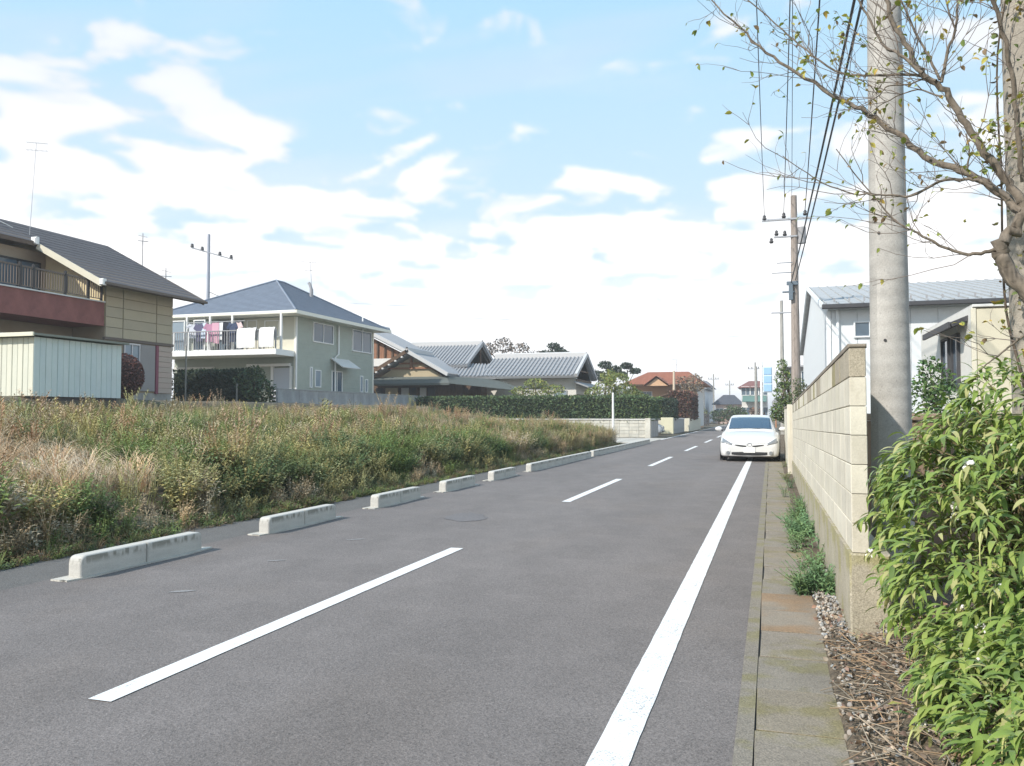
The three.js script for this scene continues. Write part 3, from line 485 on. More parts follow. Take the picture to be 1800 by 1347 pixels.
// ------------------------------------------------------------------ the green house with the washing
{
  const h = thing('house', 'pale green two-storey house with blue-grey hipped roof and washing on its balcony', 'house', [-30, 1.9, 46]);
  const green = mat([0.425, 0.465, 0.405], 0.8, { map: T.lapColor, bumpMap: T.lap, bumpScale: 0.02 }), roofM = mat([0.23, 0.275, 0.35], 0.7, { map: T.slate }), trim = mat([0.78, 0.76, 0.66], 0.6);
  part('wall', B(-34.4, -26, 1.6, 7.1, 41.6, 51.2), green, h);
  const c = [V(-25.25, 7.22, 40.35), V(-35.1, 7.22, 40.35), V(-35.1, 7.22, 52.2), V(-25.25, 7.22, 52.2)], r0 = V(-30.2, 9.95, 45.9), r1 = V(-30.2, 9.95, 46.8);
  part('roof', poly([[c[0], c[3], c[2], c[1]]]), trim, h);
  const up = p => p.clone().add(new THREE.Vector3(0, 0.02, 0));
  part('roof_covering', [...rows(up(c[0]), up(c[1]), up(r0), up(r0), 0.3, 0.04), ...rows(up(c[3]), up(c[0]), up(r1), up(r0), 0.3, 0.04), ...rows(up(c[1]), up(c[2]), up(r0), up(r1), 0.3, 0.04), ...rows(up(c[2]), up(c[3]), up(r1), up(r1), 0.3, 0.04)], roofM, h);
  part('hip_caps', [[c[0], r0], [c[1], r0], [c[2], r1], [c[3], r1], [r0, r1]].map(([a, b]) => tube([up(a).add(new THREE.Vector3(0, 0.03, 0)), up(b).add(new THREE.Vector3(0, 0.05, 0))], 0.07, 0.07, 6)), roofM, h);
  parts('eave_gutter', [CB(-35.15, -25.2, 7.06, 7.26, 40.2, 40.34, 0.03), CB(-25.24, -25.1, 7.06, 7.26, 40.2, 52.25, 0.03)], trim, h);
  parts('soffit', [B(-35, -25.3, 7.1, 7.16, 40.36, 52.1)], trim, h);
  part('chimney_pipe', [tube([V(-28.6, 9.0, 47.5), V(-28.6, 9.6, 47.5)], 0.12, 0.12, 8), tube([V(-28.6, 9.6, 47.5), V(-28.7, 9.9, 47.5), V(-28.8, 10.05, 47.5)], 0.1, 0.1, 8)], M.grey, h);
  yagi(h, -28.6, 9.9, 47.5, 1.5, -0.1, 1);
  // corner boards and downpipes
  parts('corner_board', [CB(-26.1, -25.95, 1.9, 7.05, 41.5, 41.65), CB(-26.08, -25.95, 1.9, 7.05, 51.1, 51.25)], trim, h);
  parts('downpipe', [tube([V(-25.9, 7.0, 46.3), V(-25.9, 5.2, 46.3), V(-25.9, 5.0, 45.9), V(-25.9, 2, 45.9)], 0.06, 0.06, 8), tube([V(-25.9, 7.0, 49.5), V(-25.9, 7.9, 49.5)], 0.05, 0.05, 8), cyl(-25.9, 2.0, 7.0, 41.45, 0.06, 0.06, 8)], M.white, h);
  // windows on the road side
  winX(h, -26, 5.75, 6.95, 43.35, 45.75, M.white, M.glass, 1); winX(h, -26, 5.55, 7.0, 48.2, 50.9, M.white, M.glass, 1);
  winX(h, -26, 3.0, 4.25, 43.05, 43.3, M.white, M.glassPale, 0); winX(h, -26, 3.05, 4.1, 43.6, 44.3, M.white, M.glassPale, 0); winX(h, -26, 2.6, 4.15, 45.6, 46.9, M.white, M.glass, 1); winX(h, -26, 2.9, 4.0, 49.3, 49.7, M.white, M.glassPale, 0); winX(h, -26, 2.9, 3.8, 50.0, 50.4, M.white, M.glassPale, 0);
  part('awning', slab([V(-26, 4.95, 45.5), V(-25.1, 4.35, 45.5), V(-25.1, 4.35, 47.8), V(-26, 4.95, 47.8)], 0.06), M.offwhite, h);
  // balcony
  const bal = part('balcony', CB(-34.5, -26.02, 4.74, 5.06, 39.6, 41.58, 0.02), M.white, h);
  part('top_rail', CB(-34.3, -26.2, 6.12, 6.18, 39.66, 39.74), M.grey, bal);
  for (const x of [-34.3, -32.9, -31.9, -30.6, -29.3, -28.0, -26.9, -26.15]) part('rail_post', CB(x, x + 0.07, 5.06, 6.12, 39.66, 39.73), x < -30 ? M.white : M.grey, bal);
  const bb = []; for (let x = -34.1; x < -26.2; x += 0.16) bb.push(B(x, x + 0.025, 5.1, 6.12, 39.68, 39.71)); part('baluster', bb, M.grey, bal, { kind: 'stuff' });
  for (const x of [-34.4, -32.5, -30.9, -29.4, -26.2]) part('roof_post', CB(x, x + 0.12, 5.06, 7.08, 40.2, 40.32), M.white, bal);
  // sunroom frames at the left end and openings in the wall behind the washing
  winD(h, 40.19, -33.7, -32.5, 5.1, 6.9, M.white, M.glassPale, 0, 'sunroom_panel'); winD(h, 40.19, -31.9, -31.1, 5.1, 6.9, M.white, M.glass, 0, 'sunroom_panel');
  winD(h, 41.6, -31.3, -29.6, 5.08, 6.95, M.dark, M.glass, 1, 'balcony_door'); winD(h, 41.6, -29.3, -28.6, 5.9, 6.95, M.white, M.glass, 0); winD(h, 41.6, -28.1, -27.1, 5.9, 6.9, M.white, M.glassPale, 0);
  parts('upper_panel', [CB(-29.5, -26.1, 5.06, 7.05, 41.55, 41.598)], mat([0.6, 0.58, 0.48], 0.8), h);
  // ground floor under the balcony
  part('lintel', CB(-29.2, -26.3, 4.2, 4.36, 41.4, 41.59), M.white, h); part('shutter_door', CB(-27.4, -26.35, 2.2, 4.1, 41.5, 41.59), mat([0.5, 0.53, 0.58], 0.6), h); parts('door_frame', [CB(-26.35, -26.2, 2.0, 4.2, 41.46, 41.59), CB(-27.6, -27.42, 2.0, 4.2, 41.46, 41.59)], M.white, h); part('lintel', CB(-34.3, -31.5, 4.1, 4.25, 41.4, 41.59), M.offwhite, h); winD(h, 41.6, -33.6, -31.8, 2.4, 4.05, M.dark, M.glass, 1);
}
// washing on the balcony: each piece hangs from a pole
{
  const pole = tag(part('washing_pole', bar(V(-32.2, 6.72, 39.95), V(-28.3, 6.72, 39.95), 0.035), M.steel, scene), 'thin metal washing pole under the eave of the green house balcony', 'washing pole');
  const shirt = (w, h, n) => { const s = new THREE.Shape(); s.moveTo(-w * 0.4, 0); s.lineTo(-w * 0.75, -h * 0.28); s.lineTo(-w * 0.55, -h * 0.36); s.lineTo(-w * 0.42, -h * 0.26); s.lineTo(-w * 0.44, -h); s.lineTo(w * 0.44, -h * 0.98); s.lineTo(w * 0.42, -h * 0.26); s.lineTo(w * 0.55, -h * 0.36); s.lineTo(w * 0.75, -h * 0.28); s.lineTo(w * 0.4, 0); s.lineTo(w * 0.15, -h * 0.06); s.lineTo(-w * 0.15, -h * 0.06); s.closePath(); return s; };
  const trousers = (w, h) => { const s = new THREE.Shape(); s.moveTo(-w * 0.45, 0); s.lineTo(w * 0.45, 0); s.lineTo(w * 0.5, -h); s.lineTo(w * 0.1, -h); s.lineTo(0, -h * 0.4); s.lineTo(-w * 0.1, -h); s.lineTo(-w * 0.5, -h); s.closePath(); return s; };
  const towel = (w, h) => { const s = new THREE.Shape(); s.moveTo(-w / 2, 0); s.lineTo(w / 2, 0); s.lineTo(w / 2 * 0.96, -h); s.lineTo(-w / 2 * 0.97, -h * 0.96); s.closePath(); return s; };
  const list = [['white shirt hung leftmost on the washing pole', 'shirt', -31.75, 0.55, 0.85, [0.7, 0.72, 0.78]], ['dark grey-blue shirt hung right of the leftmost white shirt', 'shirt', -31.35, 0.5, 1.05, [0.12, 0.12, 0.2]], ['pale blue towel hung among the washing', 'towel', -30.98, 0.42, 0.9, [0.55, 0.65, 0.78]], ['dusty pink shirt hung on the washing pole', 'shirt', -30.62, 0.5, 1.1, [0.55, 0.28, 0.4]], ['rose striped towel hung right of the pink shirt', 'towel', -30.22, 0.45, 1.2, [0.66, 0.38, 0.48]], ['white towel hung between the rose towel and dark trousers', 'towel', -29.85, 0.36, 1.0, [0.76, 0.78, 0.8]], ['black trousers hung on the washing pole', 'trousers', -29.48, 0.46, 1.25, [0.035, 0.04, 0.06]], ['navy shirt hung right of the black trousers', 'shirt', -29.08, 0.5, 1.15, [0.05, 0.07, 0.13]], ['pale pink garment hung rightmost on the washing pole', 'shirt', -28.68, 0.46, 1.0, [0.7, 0.55, 0.55]]];
  list.forEach(([label, kind, x, w, hh, c], i) => {
    const s = kind === 'shirt' ? shirt(w, hh) : kind === 'towel' ? towel(w, hh) : trousers(w, hh);
    const g = new THREE.ExtrudeGeometry(s, { depth: 0.03, bevelEnabled: false, steps: 1 }), p = g.attributes.position;
    for (let k = 0; k < p.count; k++) p.setZ(k, p.getZ(k) + 0.05 * Math.sin(p.getX(k) * 11 + i * 1.7) * Math.min(1, -p.getY(k) * 1.6)); g.computeVertexNormals(); g.rotateY(0.35 - (i % 3) * 0.3).translate(x, 6.66, -39.93);
    const t = thing(kind, label, kind, [x, 6.66, 39.93], 'washing hung on the balcony of the green house');
    part(kind === 'towel' ? 'cloth' : 'garment', g, mat(c, 0.9), t); part('hanger', [bar(V(x, 6.64, 39.94), V(x, 6.76, 39.94), 0.014), bar(V(x - w * 0.35, 6.65, 39.94), V(x + w * 0.35, 6.65, 39.94), 0.014)], M.grey, t);
  });
  for (const [x0, x1, y0, lab] of [[-28.55, -27.35, 5.14, 'wider white futon hung over the balcony rail, beside the washing'], [-27.1, -26.6 + 0.45, 5.16, 'narrower white futon hung over the balcony rail, near the house corner']]) {
    const pts = [], idx = [], nx = 10, prof = [[39.86, y0 + 0.5], [39.84, 6.1], [39.79, 6.24], [39.7, 6.27], [39.62, 6.2], [39.57, 6.0], [39.55, 5.7], [39.555, y0 + 0.1], [39.57, y0]];
    const k2 = prof.map(([d, y]) => [d + 0.0, y]); for (let j = 0; j < prof.length; j++) for (let i = 0; i <= nx; i++) pts.push(lerp(x0, x1, i / nx), prof[j][1] + 0.012 * Math.sin(i * 1.9 + j), -(prof[j][0] + 0.014 * Math.sin(i * 1.3 + j * 0.8)));
    for (let j = 0; j < prof.length - 1; j++) for (let i = 0; i < nx; i++) { const a = j * (nx + 1) + i; idx.push(a, a + 1, a + nx + 1, a + 1, a + nx + 2, a + nx + 1); }
    const g = new THREE.BufferGeometry(); g.setAttribute('position', new THREE.Float32BufferAttribute(pts, 3)); g.setIndex(idx); g.computeVertexNormals();
    tag(part('futon', g, mat([0.84, 0.84, 0.83], 0.9, { side: THREE.DoubleSide }), scene), lab, 'futon', 'white futons airing on the balcony rail');
  }
}
// grey wall in front of the green house
{
  const w = thing('grey_wall', 'plain grey concrete wall in front of the green house', 'wall', [-23, 1.2, 43.8]), m = mat([0.44, 0.455, 0.47], 0.9, { map: T.concrete });
  for (let i = 0; i < 9; i++) part('wall_panel', CB(-23.12, -23 , -0.1, 2.66, 35.2 + i * 1.93, 35.2 + (i + 1) * 1.93 - 0.015, 0.008), m, w);
  part('coping', CB(-23.15, -22.97, 2.662, 2.71, 35.18, 52.6), m, w);
  const p = thing('garden_post', 'slim pale post standing in front of the dark hedge', 'post', [-28.4, 1.8, 35.2]); part('shaft', cyl(-28.4, 1.5, 4.9, 35.2, 0.04, 0.035, 8), M.concrete, p); part('top_cap', cyl(-28.4, 4.9, 4.94, 35.2, 0.05, 0.04, 8), M.grey, p);
  const p2 = thing('garden_post', 'short grey post beside the leafy shrub, near the grey wall', 'post', [-25.2, 1.8, 35]); part('shaft', cyl(-25.2, 1.5, 2.9, 35, 0.05, 0.045, 8), M.concrete, p2); part('top_cap', cyl(-25.2, 2.9, 2.94, 35, 0.06, 0.05, 8), M.grey, p2);
}
// ------------------------------------------------------------------ the traditional house
{
  const h = thing('traditional_house', 'traditional Japanese house with grey tiled gables behind the long hedge', 'house', [-21, 0, 60]);
  const tile = mat([0.3, 0.31, 0.325], 0.55), pale = mat([0.5, 0.5, 0.5], 0.6), plaster = mat([0.74, 0.72, 0.66], 0.85, { map: T.plaster }), ochre = mat([0.5, 0.42, 0.28], 0.85, { map: T.plaster }), shingle = mat([0.15, 0.17, 0.16], 0.8);
  function tiled(e0, e1, r0, r1, parent = h, sp = 0.3) {     // pantiled slope: a slab, ribs down the slope, courses across
    const n = new THREE.Vector3().crossVectors(e1.clone().sub(e0), r0.clone().sub(e0)).normalize(); if (n.y < 0) n.negate();
    const L = e0.distanceTo(e1), k = Math.max(3, Math.round(L / sp)), g = [];
    for (let i = 0; i <= k; i++) { const a = e0.clone().lerp(e1, i / k).addScaledVector(n, 0.05), b = r0.clone().lerp(r1, i / k).addScaledVector(n, 0.05); g.push(tube([a, b], 0.075, 0.075, 5)); }
    const m = part('roof_slope', [slab([e0, e1, r1, r0], 0.14)], tile, parent); part('roof_tiles', [...g, ...rows(e0, e1, r0, r1, 0.32, 0.045)], tile, m, { kind: 'stuff' }); return m;
  }
  const ridge = (a, b) => part('ridge', [bar(a.clone().add(new THREE.Vector3(0, 0.12, 0)), b.clone().add(new THREE.Vector3(0, 0.12, 0)), 0.26, 0.3), tube([a.clone().add(new THREE.Vector3(0, 0.3, 0)), b.clone().add(new THREE.Vector3(0, 0.3, 0))], 0.1, 0.1, 8)], pale, h);
  const rake = (a, b, m) => part('rake_tiles', bar(a, b, 0.2, 0.26), m || pale, h);
  // right wing: ridge across, gable towards the road
  tiled(V(-20.6, 4.2, 58), V(-13.3, 4.2, 58), V(-20.6, 5.8, 61.5), V(-13.3, 5.8, 61.5)); tiled(V(-13.3, 4.2, 65), V(-20.6, 4.2, 65), V(-13.3, 5.8, 61.5), V(-20.6, 5.8, 61.5));
  ridge(V(-20.6, 5.8, 61.5), V(-13.3, 5.8, 61.5)); rake(V(-13.3, 4.24, 57.9), V(-13.3, 5.95, 61.5)); rake(V(-13.3, 4.24, 65.1), V(-13.3, 5.95, 61.5), tile);
  part('wall', [B(-20.5, -13.52, 0, 4.1, 58.9, 64.1)], plaster, h);
  part('gable_wall', poly([[V(-13.5, 3.9, 64.0), V(-13.5, 3.9, 59.0), V(-13.5, 5.55, 61.5)].reverse(), [V(-13.5, 3.9, 64.0), V(-13.5, 3.9, 59.0), V(-13.5, 5.55, 61.5)]]), plaster, h);
  part('gable_pent_roof', slab([V(-13.55, 3.85, 58.4), V(-12.5, 3.45, 58.4), V(-12.5, 3.45, 64.6), V(-13.55, 3.85, 64.6)], 0.1), tile, h);
  parts('beam', [CB(-13.56, -13.46, 3.86, 4.02, 58.9, 64.1), CB(-13.54, -13.45, 4.6, 4.7, 60.2, 62.8)], M.wood, h);
  parts('wall_base', [B(-13.6, -13.46, 0.05, 2.9, 58.92, 64.08)], M.wood, h); winD(h, 58.9, -17.6, -15.6, 2.5, 3.4, M.wood, M.offwhite, 1); winD(h, 58.9, -15.2, -14.2, 2.2, 3.2, M.steel, M.glassPale, 0);
  // upper roof in the middle
  tiled(V(-28.4, 5.2, 59.4), V(-22.2, 5.2, 59.4), V(-28.4, 7.05, 63), V(-22.2, 7.05, 63)); tiled(V(-22.2, 5.2, 66.6), V(-28.4, 5.2, 66.6), V(-22.2, 7.05, 63), V(-28.4, 7.05, 63));
  ridge(V(-28.4, 7.05, 63), V(-22.2, 7.05, 63)); rake(V(-22.2, 5.2, 59.3), V(-22.2, 7.2, 63), tile); rake(V(-22.2, 5.2, 66.7), V(-22.2, 7.2, 63), tile);
  part('gable_wall', poly([[V(-22.42, 5.1, 66), V(-22.42, 5.1, 60), V(-22.42, 6.8, 63)].reverse(), [V(-22.42, 5.1, 66), V(-22.42, 5.1, 60), V(-22.42, 6.8, 63)]]), plaster, h); part('beam', CB(-22.44, -22.34, 5.15, 5.32, 60, 66), M.wood, h); part('beam', CB(-22.44, -22.33, 5.33, 6.7, 62.9, 63.1), M.wood, h);
  part('soffit', poly([[V(-22.22, 5.06, 66.5), V(-22.41, 5.06, 66.5), V(-22.41, 6.86, 63), V(-22.22, 6.86, 63)], [V(-22.22, 5.06, 59.5), V(-22.41, 5.06, 59.5), V(-22.41, 6.86, 63), V(-22.22, 6.86, 63)]]), M.dark, h);
  tiled(V(-23.8, 4.25, 57.6), V(-18.6, 4.2, 58.2), V(-23.8, 5.4, 60.4), V(-19.6, 5.2, 60.6));
  // left main gable towards the camera (cut off by the green house) and the smaller gable before it
  tiled(V(-22.9, 4.5, 57.3), V(-22.9, 4.5, 63), V(-31, 8.45, 57.3), V(-31, 8.45, 63)); rake(V(-22.8, 4.5, 57.2), V(-31, 8.55, 57.2)); ridge(V(-31, 8.45, 57), V(-31, 8.45, 64));
  part('gable_wall', poly([[V(-33, 3.5, 58.1), V(-23.6, 3.5, 58.1), V(-23.6, 4.5, 58.1), V(-31, 8.1, 58.1), V(-33, 8.1, 58.1)]]), M.woodRed, h);
  part('plaster_band', CB(-32, -26.2, 5.15, 5.75, 57.98, 58.09), M.offwhite, h); for (let i = 0; i < 7; i++) part('gable_board', CB(-31 + i * 0.62, -30.86 + i * 0.62, 5.76, 8.0 - i * 0.3, 57.99, 58.08), M.wood, h);
  tiled(V(-22.3, 4.35, 55.6), V(-22.3, 4.35, 60), V(-25.4, 5.98, 55.6), V(-25.4, 5.98, 60)); tiled(V(-28.6, 4.3, 60), V(-28.6, 4.3, 55.6), V(-25.4, 5.98, 60), V(-25.4, 5.98, 55.6)); rake(V(-22.2, 4.32, 55.5), V(-25.4, 6.08, 55.5)); rake(V(-28.7, 4.28, 55.5), V(-25.4, 6.08, 55.5), M.wood); ridge(V(-25.4, 5.98, 55.4), V(-25.4, 5.98, 60));
  for (let i = 0; i < 6; i++) { const t = (i + 0.5) / 6; part('rafter_end', CB(-28.6 + t * 3.1 - 0.07, -28.6 + t * 3.1 + 0.07, 4.08 + t * 1.62, 4.2 + t * 1.62, 55.3, 55.5), M.offwhite, h); }
  part('gable_wall', poly([[V(-28, 4.2, 56.3), V(-22.9, 4.2, 56.3), V(-25.4, 5.75, 56.3)]]), ochre, h); parts('beam', [CB(-27.4, -23.4, 4.78, 4.92, 56.16, 56.29), CB(-26.4, -24.4, 5.15, 5.28, 56.16, 56.29), CB(-25.5, -25.3, 4.9, 5.7, 56.14, 56.285)], M.woodRed, h);
  // long low pent roof and the walls under it
  part('pent_roof', [...rows(V(-29.4, 3.62, 54.3), V(-21.6, 3.62, 54.3), V(-28.3, 4.2, 56.25), V(-22.6, 4.2, 56.25), 0.3, 0.05), ...rows(V(-21.6, 3.6, 54.3), V(-16.6, 3.05, 57), V(-22.6, 4.2, 56.25), V(-19.5, 4.05, 58.6), 0.3, 0.05), slab([V(-29.4, 3.6, 54.3), V(-21.6, 3.6, 54.3), V(-22.6, 4.18, 56.25), V(-28.3, 4.18, 56.25)], 0.09)], shingle, h);
  part('lower_wall', B(-29, -21.9, 0, 3.7, 56.3, 62), M.wood, h); part('lower_wall', B(-21.9, -20.4, 0, 3.6, 57.6, 62), M.wood, h);
  for (const [a, b, m] of [[-28.3, -27.7, M.dark], [-27.5, -26.5, ochre], [-26.2, -25.6, M.offwhite], [-25.5, -25.0, M.dark], [-24.7, -24.2, M.offwhite], [-24.1, -23.5, M.dark], [-23.3, -22.4, M.wood]]) part('sliding_panel', CB(a, b, 0.4, 3.4, 56.2, 56.29), m, h);
}
// ------------------------------------------------------------------ wall, pier and hedge bases towards the driveway
{
  const w = thing('boundary_wall', 'low pale block wall under the long hedge, turning the corner at the driveway', 'wall', [-7.1, 0, 50.6]), m = [0, 1].map(i => mat([[0.62, 0.6, 0.53], [0.58, 0.57, 0.51]][i], 0.9, { map: T.block })), s = mat([0.5, 0.5, 0.5], 0.9, { map: T.concrete });
  for (let c = 0; c < 5; c++) for (let i = 0; i < 13; i++) part('block', CB(-7.08 - (i + 1) * 0.6, -7.08 - i * 0.6 - 0.012, 0.02 + c * 0.215, 0.225 + c * 0.215, 50.5, 50.6, 0.008), m[(i + c) % 2], w);
  part('core', [B(-23, -7.09, 0, 1.08, 50.6, 50.75), B(-7.22, -7.09, 0, 1.08, 50.6, 55)], s, w); part('coping', [CB(-23, -7.0, 1.095, 1.16, 50.44, 50.8), CB(-7.26, -7.0, 1.095, 1.16, 50.8, 55.1)], M.offwhite, w);
  part('end_pier', CB(-7.3, -6.98, 0, 1.2, 50.42, 50.8), m[0], w);
  const p = thing('boundary_wall', 'second low pale wall under the small dark hedge, past the driveway', 'wall', [-6.9, 0, 62]); part('end_pier', CB(-7.75, -6.85, 0, 1.2, 61.6, 62, 0.02), mat([0.74, 0.71, 0.52], 0.9, { map: T.plaster }), p); part('wall_panel', CB(-7.05, -6.87, 0, 1.05, 62, 70, 0.02), s, p); part('coping', CB(-7.1, -6.83, 1.06, 1.13, 62, 70), M.offwhite, p);
  const q = thing('boundary_wall', 'cream low wall under the russet hedge farther down the road', 'wall', [-6.6, 0, 73]); part('wall_panel', CB(-6.7, -6.5, 0, 1.1, 70.6, 82, 0.02), M.cream, q); part('front_panel', CB(-10.5, -6.7, 0, 1.1, 70.6, 70.8, 0.02), M.cream, q);
  const wp = thing('marker_pole', 'thin white pole at the field corner in front of the long hedge', 'pole', [-8.5, 0, 46.3]); part('shaft', cyl(-8.5, 0, 2.6, 46.3, 0.07, 0.055, 10), M.white, wp); part('cap', new THREE.SphereGeometry(0.06, 10, 6).translate(-8.5, 2.6, -46.3), M.white, wp);
}
// ------------------------------------------------------------------ warehouse and small house on the right
{
  const w = thing('warehouse', 'large pale blue warehouse with metal roof behind the block wall', 'warehouse', [8, 0, 45]);
  const clad = mat([0.78, 0.82, 0.84], 0.65, { map: T.plaster }), roofM = mat([0.5, 0.515, 0.52], 0.75, { map: T.slate }), trim = mat([0.8, 0.84, 0.86], 0.6);
  part('wall', B(2.2, 16, 0, 5.6, 34.8, 61), clad, w);
  part('gable_wall', poly([[V(2.2, 5.6, 34.8), V(2.2, 8.2, 48), V(2.2, 5.6, 61)], [V(2.21, 5.6, 61), V(2.21, 8.2, 48), V(2.21, 5.6, 34.8)]]), clad, w);
  // standing-seam roof
  part('roof', [slab([V(2.0, 5.72, 34.3), V(16.4, 5.72, 34.3), V(16.4, 8.4, 48), V(2.0, 8.4, 48)], 0.14), slab([V(2.0, 5.72, 61.7), V(16.4, 5.72, 61.7), V(16.4, 8.4, 48), V(2.0, 8.4, 48)], 0.14)], roofM, w);
  const seams = []; for (let x = 2.1; x < 16.4; x += 0.45) seams.push(bar(V(x, 5.75, 34.3), V(x, 8.42, 48), 0.04, 0.05)); part('roof_seams', seams, roofM, w, { kind: 'stuff' });
  part('eave_gutter', CB(1.95, 16.4, 5.52, 5.7, 34.12, 34.28, 0.03), M.dark, w); part('verge_trim', [bar(V(1.96, 5.66, 34.3), V(1.96, 8.36, 48), 0.06, 0.22), bar(V(1.96, 5.66, 61.7), V(1.96, 8.36, 48), 0.06, 0.22)], trim, w);
  const gs = []; for (let x = 2.4; x < 16; x += 0.55) gs.push(B(x, x + 0.06, 5.86, 6.0, 34.7, 34.78)); part('snow_guards', gs, M.grey, w, { kind: 'stuff' });
  part('downpipe', [cyl(2.55, 0.2, 5.5, 34.7, 0.06, 0.06, 8)], trim, w); part('corner_trim', CB(2.14, 2.3, 0, 5.5, 34.72, 34.86), trim, w);
  for (let x = 2.32, i = 0; x < 12; x += 0.95, i++) part('cladding_panel', CB(x, x + 0.935, 0.1, 5.5, 34.76, 34.798, 0.006), clad, w);
  winD(w, 34.74, 3.12, 3.74, 4.42, 5.06, trim, M.glass, 0); winD(w, 34.74, 7.6, 8.3, 4.45, 5.1, trim, M.glass, 0);
}
{
  const w = thing('small_house', 'small cream house with narrow dark windows and dark canopy, behind the bush', 'house', [5, 0, 20.5]), cr = mat([0.68, 0.63, 0.48], 0.85, { map: T.plaster }), wh = mat([0.78, 0.77, 0.72], 0.8, { map: T.plaster });
  part('wall', [B(4.0, 8, 0, 3.6, 19, 25)], cr, w); part('side_cladding', CB(3.96, 3.998, 0, 3.62, 19.0, 25, 0.008), wh, w); part('corner_trim', CB(3.95, 4.04, 0, 3.6, 18.95, 19.04, 0.01), M.cream, w); part('front_panel', CB(4.05, 4.74, 0, 3.58, 18.97, 18.998, 0.006), cr, w); part('front_panel', CB(4.8, 6.5, 0, 3.58, 18.97, 18.998, 0.006), wh, w); part('panel_trim', CB(4.745, 4.795, 0, 3.58, 18.95, 18.998, 0.006), M.white, w);
  part('roof', CB(3.97, 8.1, 3.62, 3.68, 18.94, 25.1, 0.01), M.offwhite, w);
  winW(w, 3.96, 2.0, 3.2, 21.1, 21.9, M.dark, M.glass, 0); winW(w, 3.96, 2.0, 3.2, 20.1, 20.75, M.dark, M.glass, 0);
  part('canopy', slab([V(3.96, 3.5, 19.3), V(3.96, 3.5, 22.4), V(3.62, 3.36, 22.4), V(3.62, 3.36, 19.3)], 0.1), M.dark, w); part('canopy_trim', CB(3.58, 3.63, 3.24, 3.37, 19.3, 22.4), M.dark, w);
}
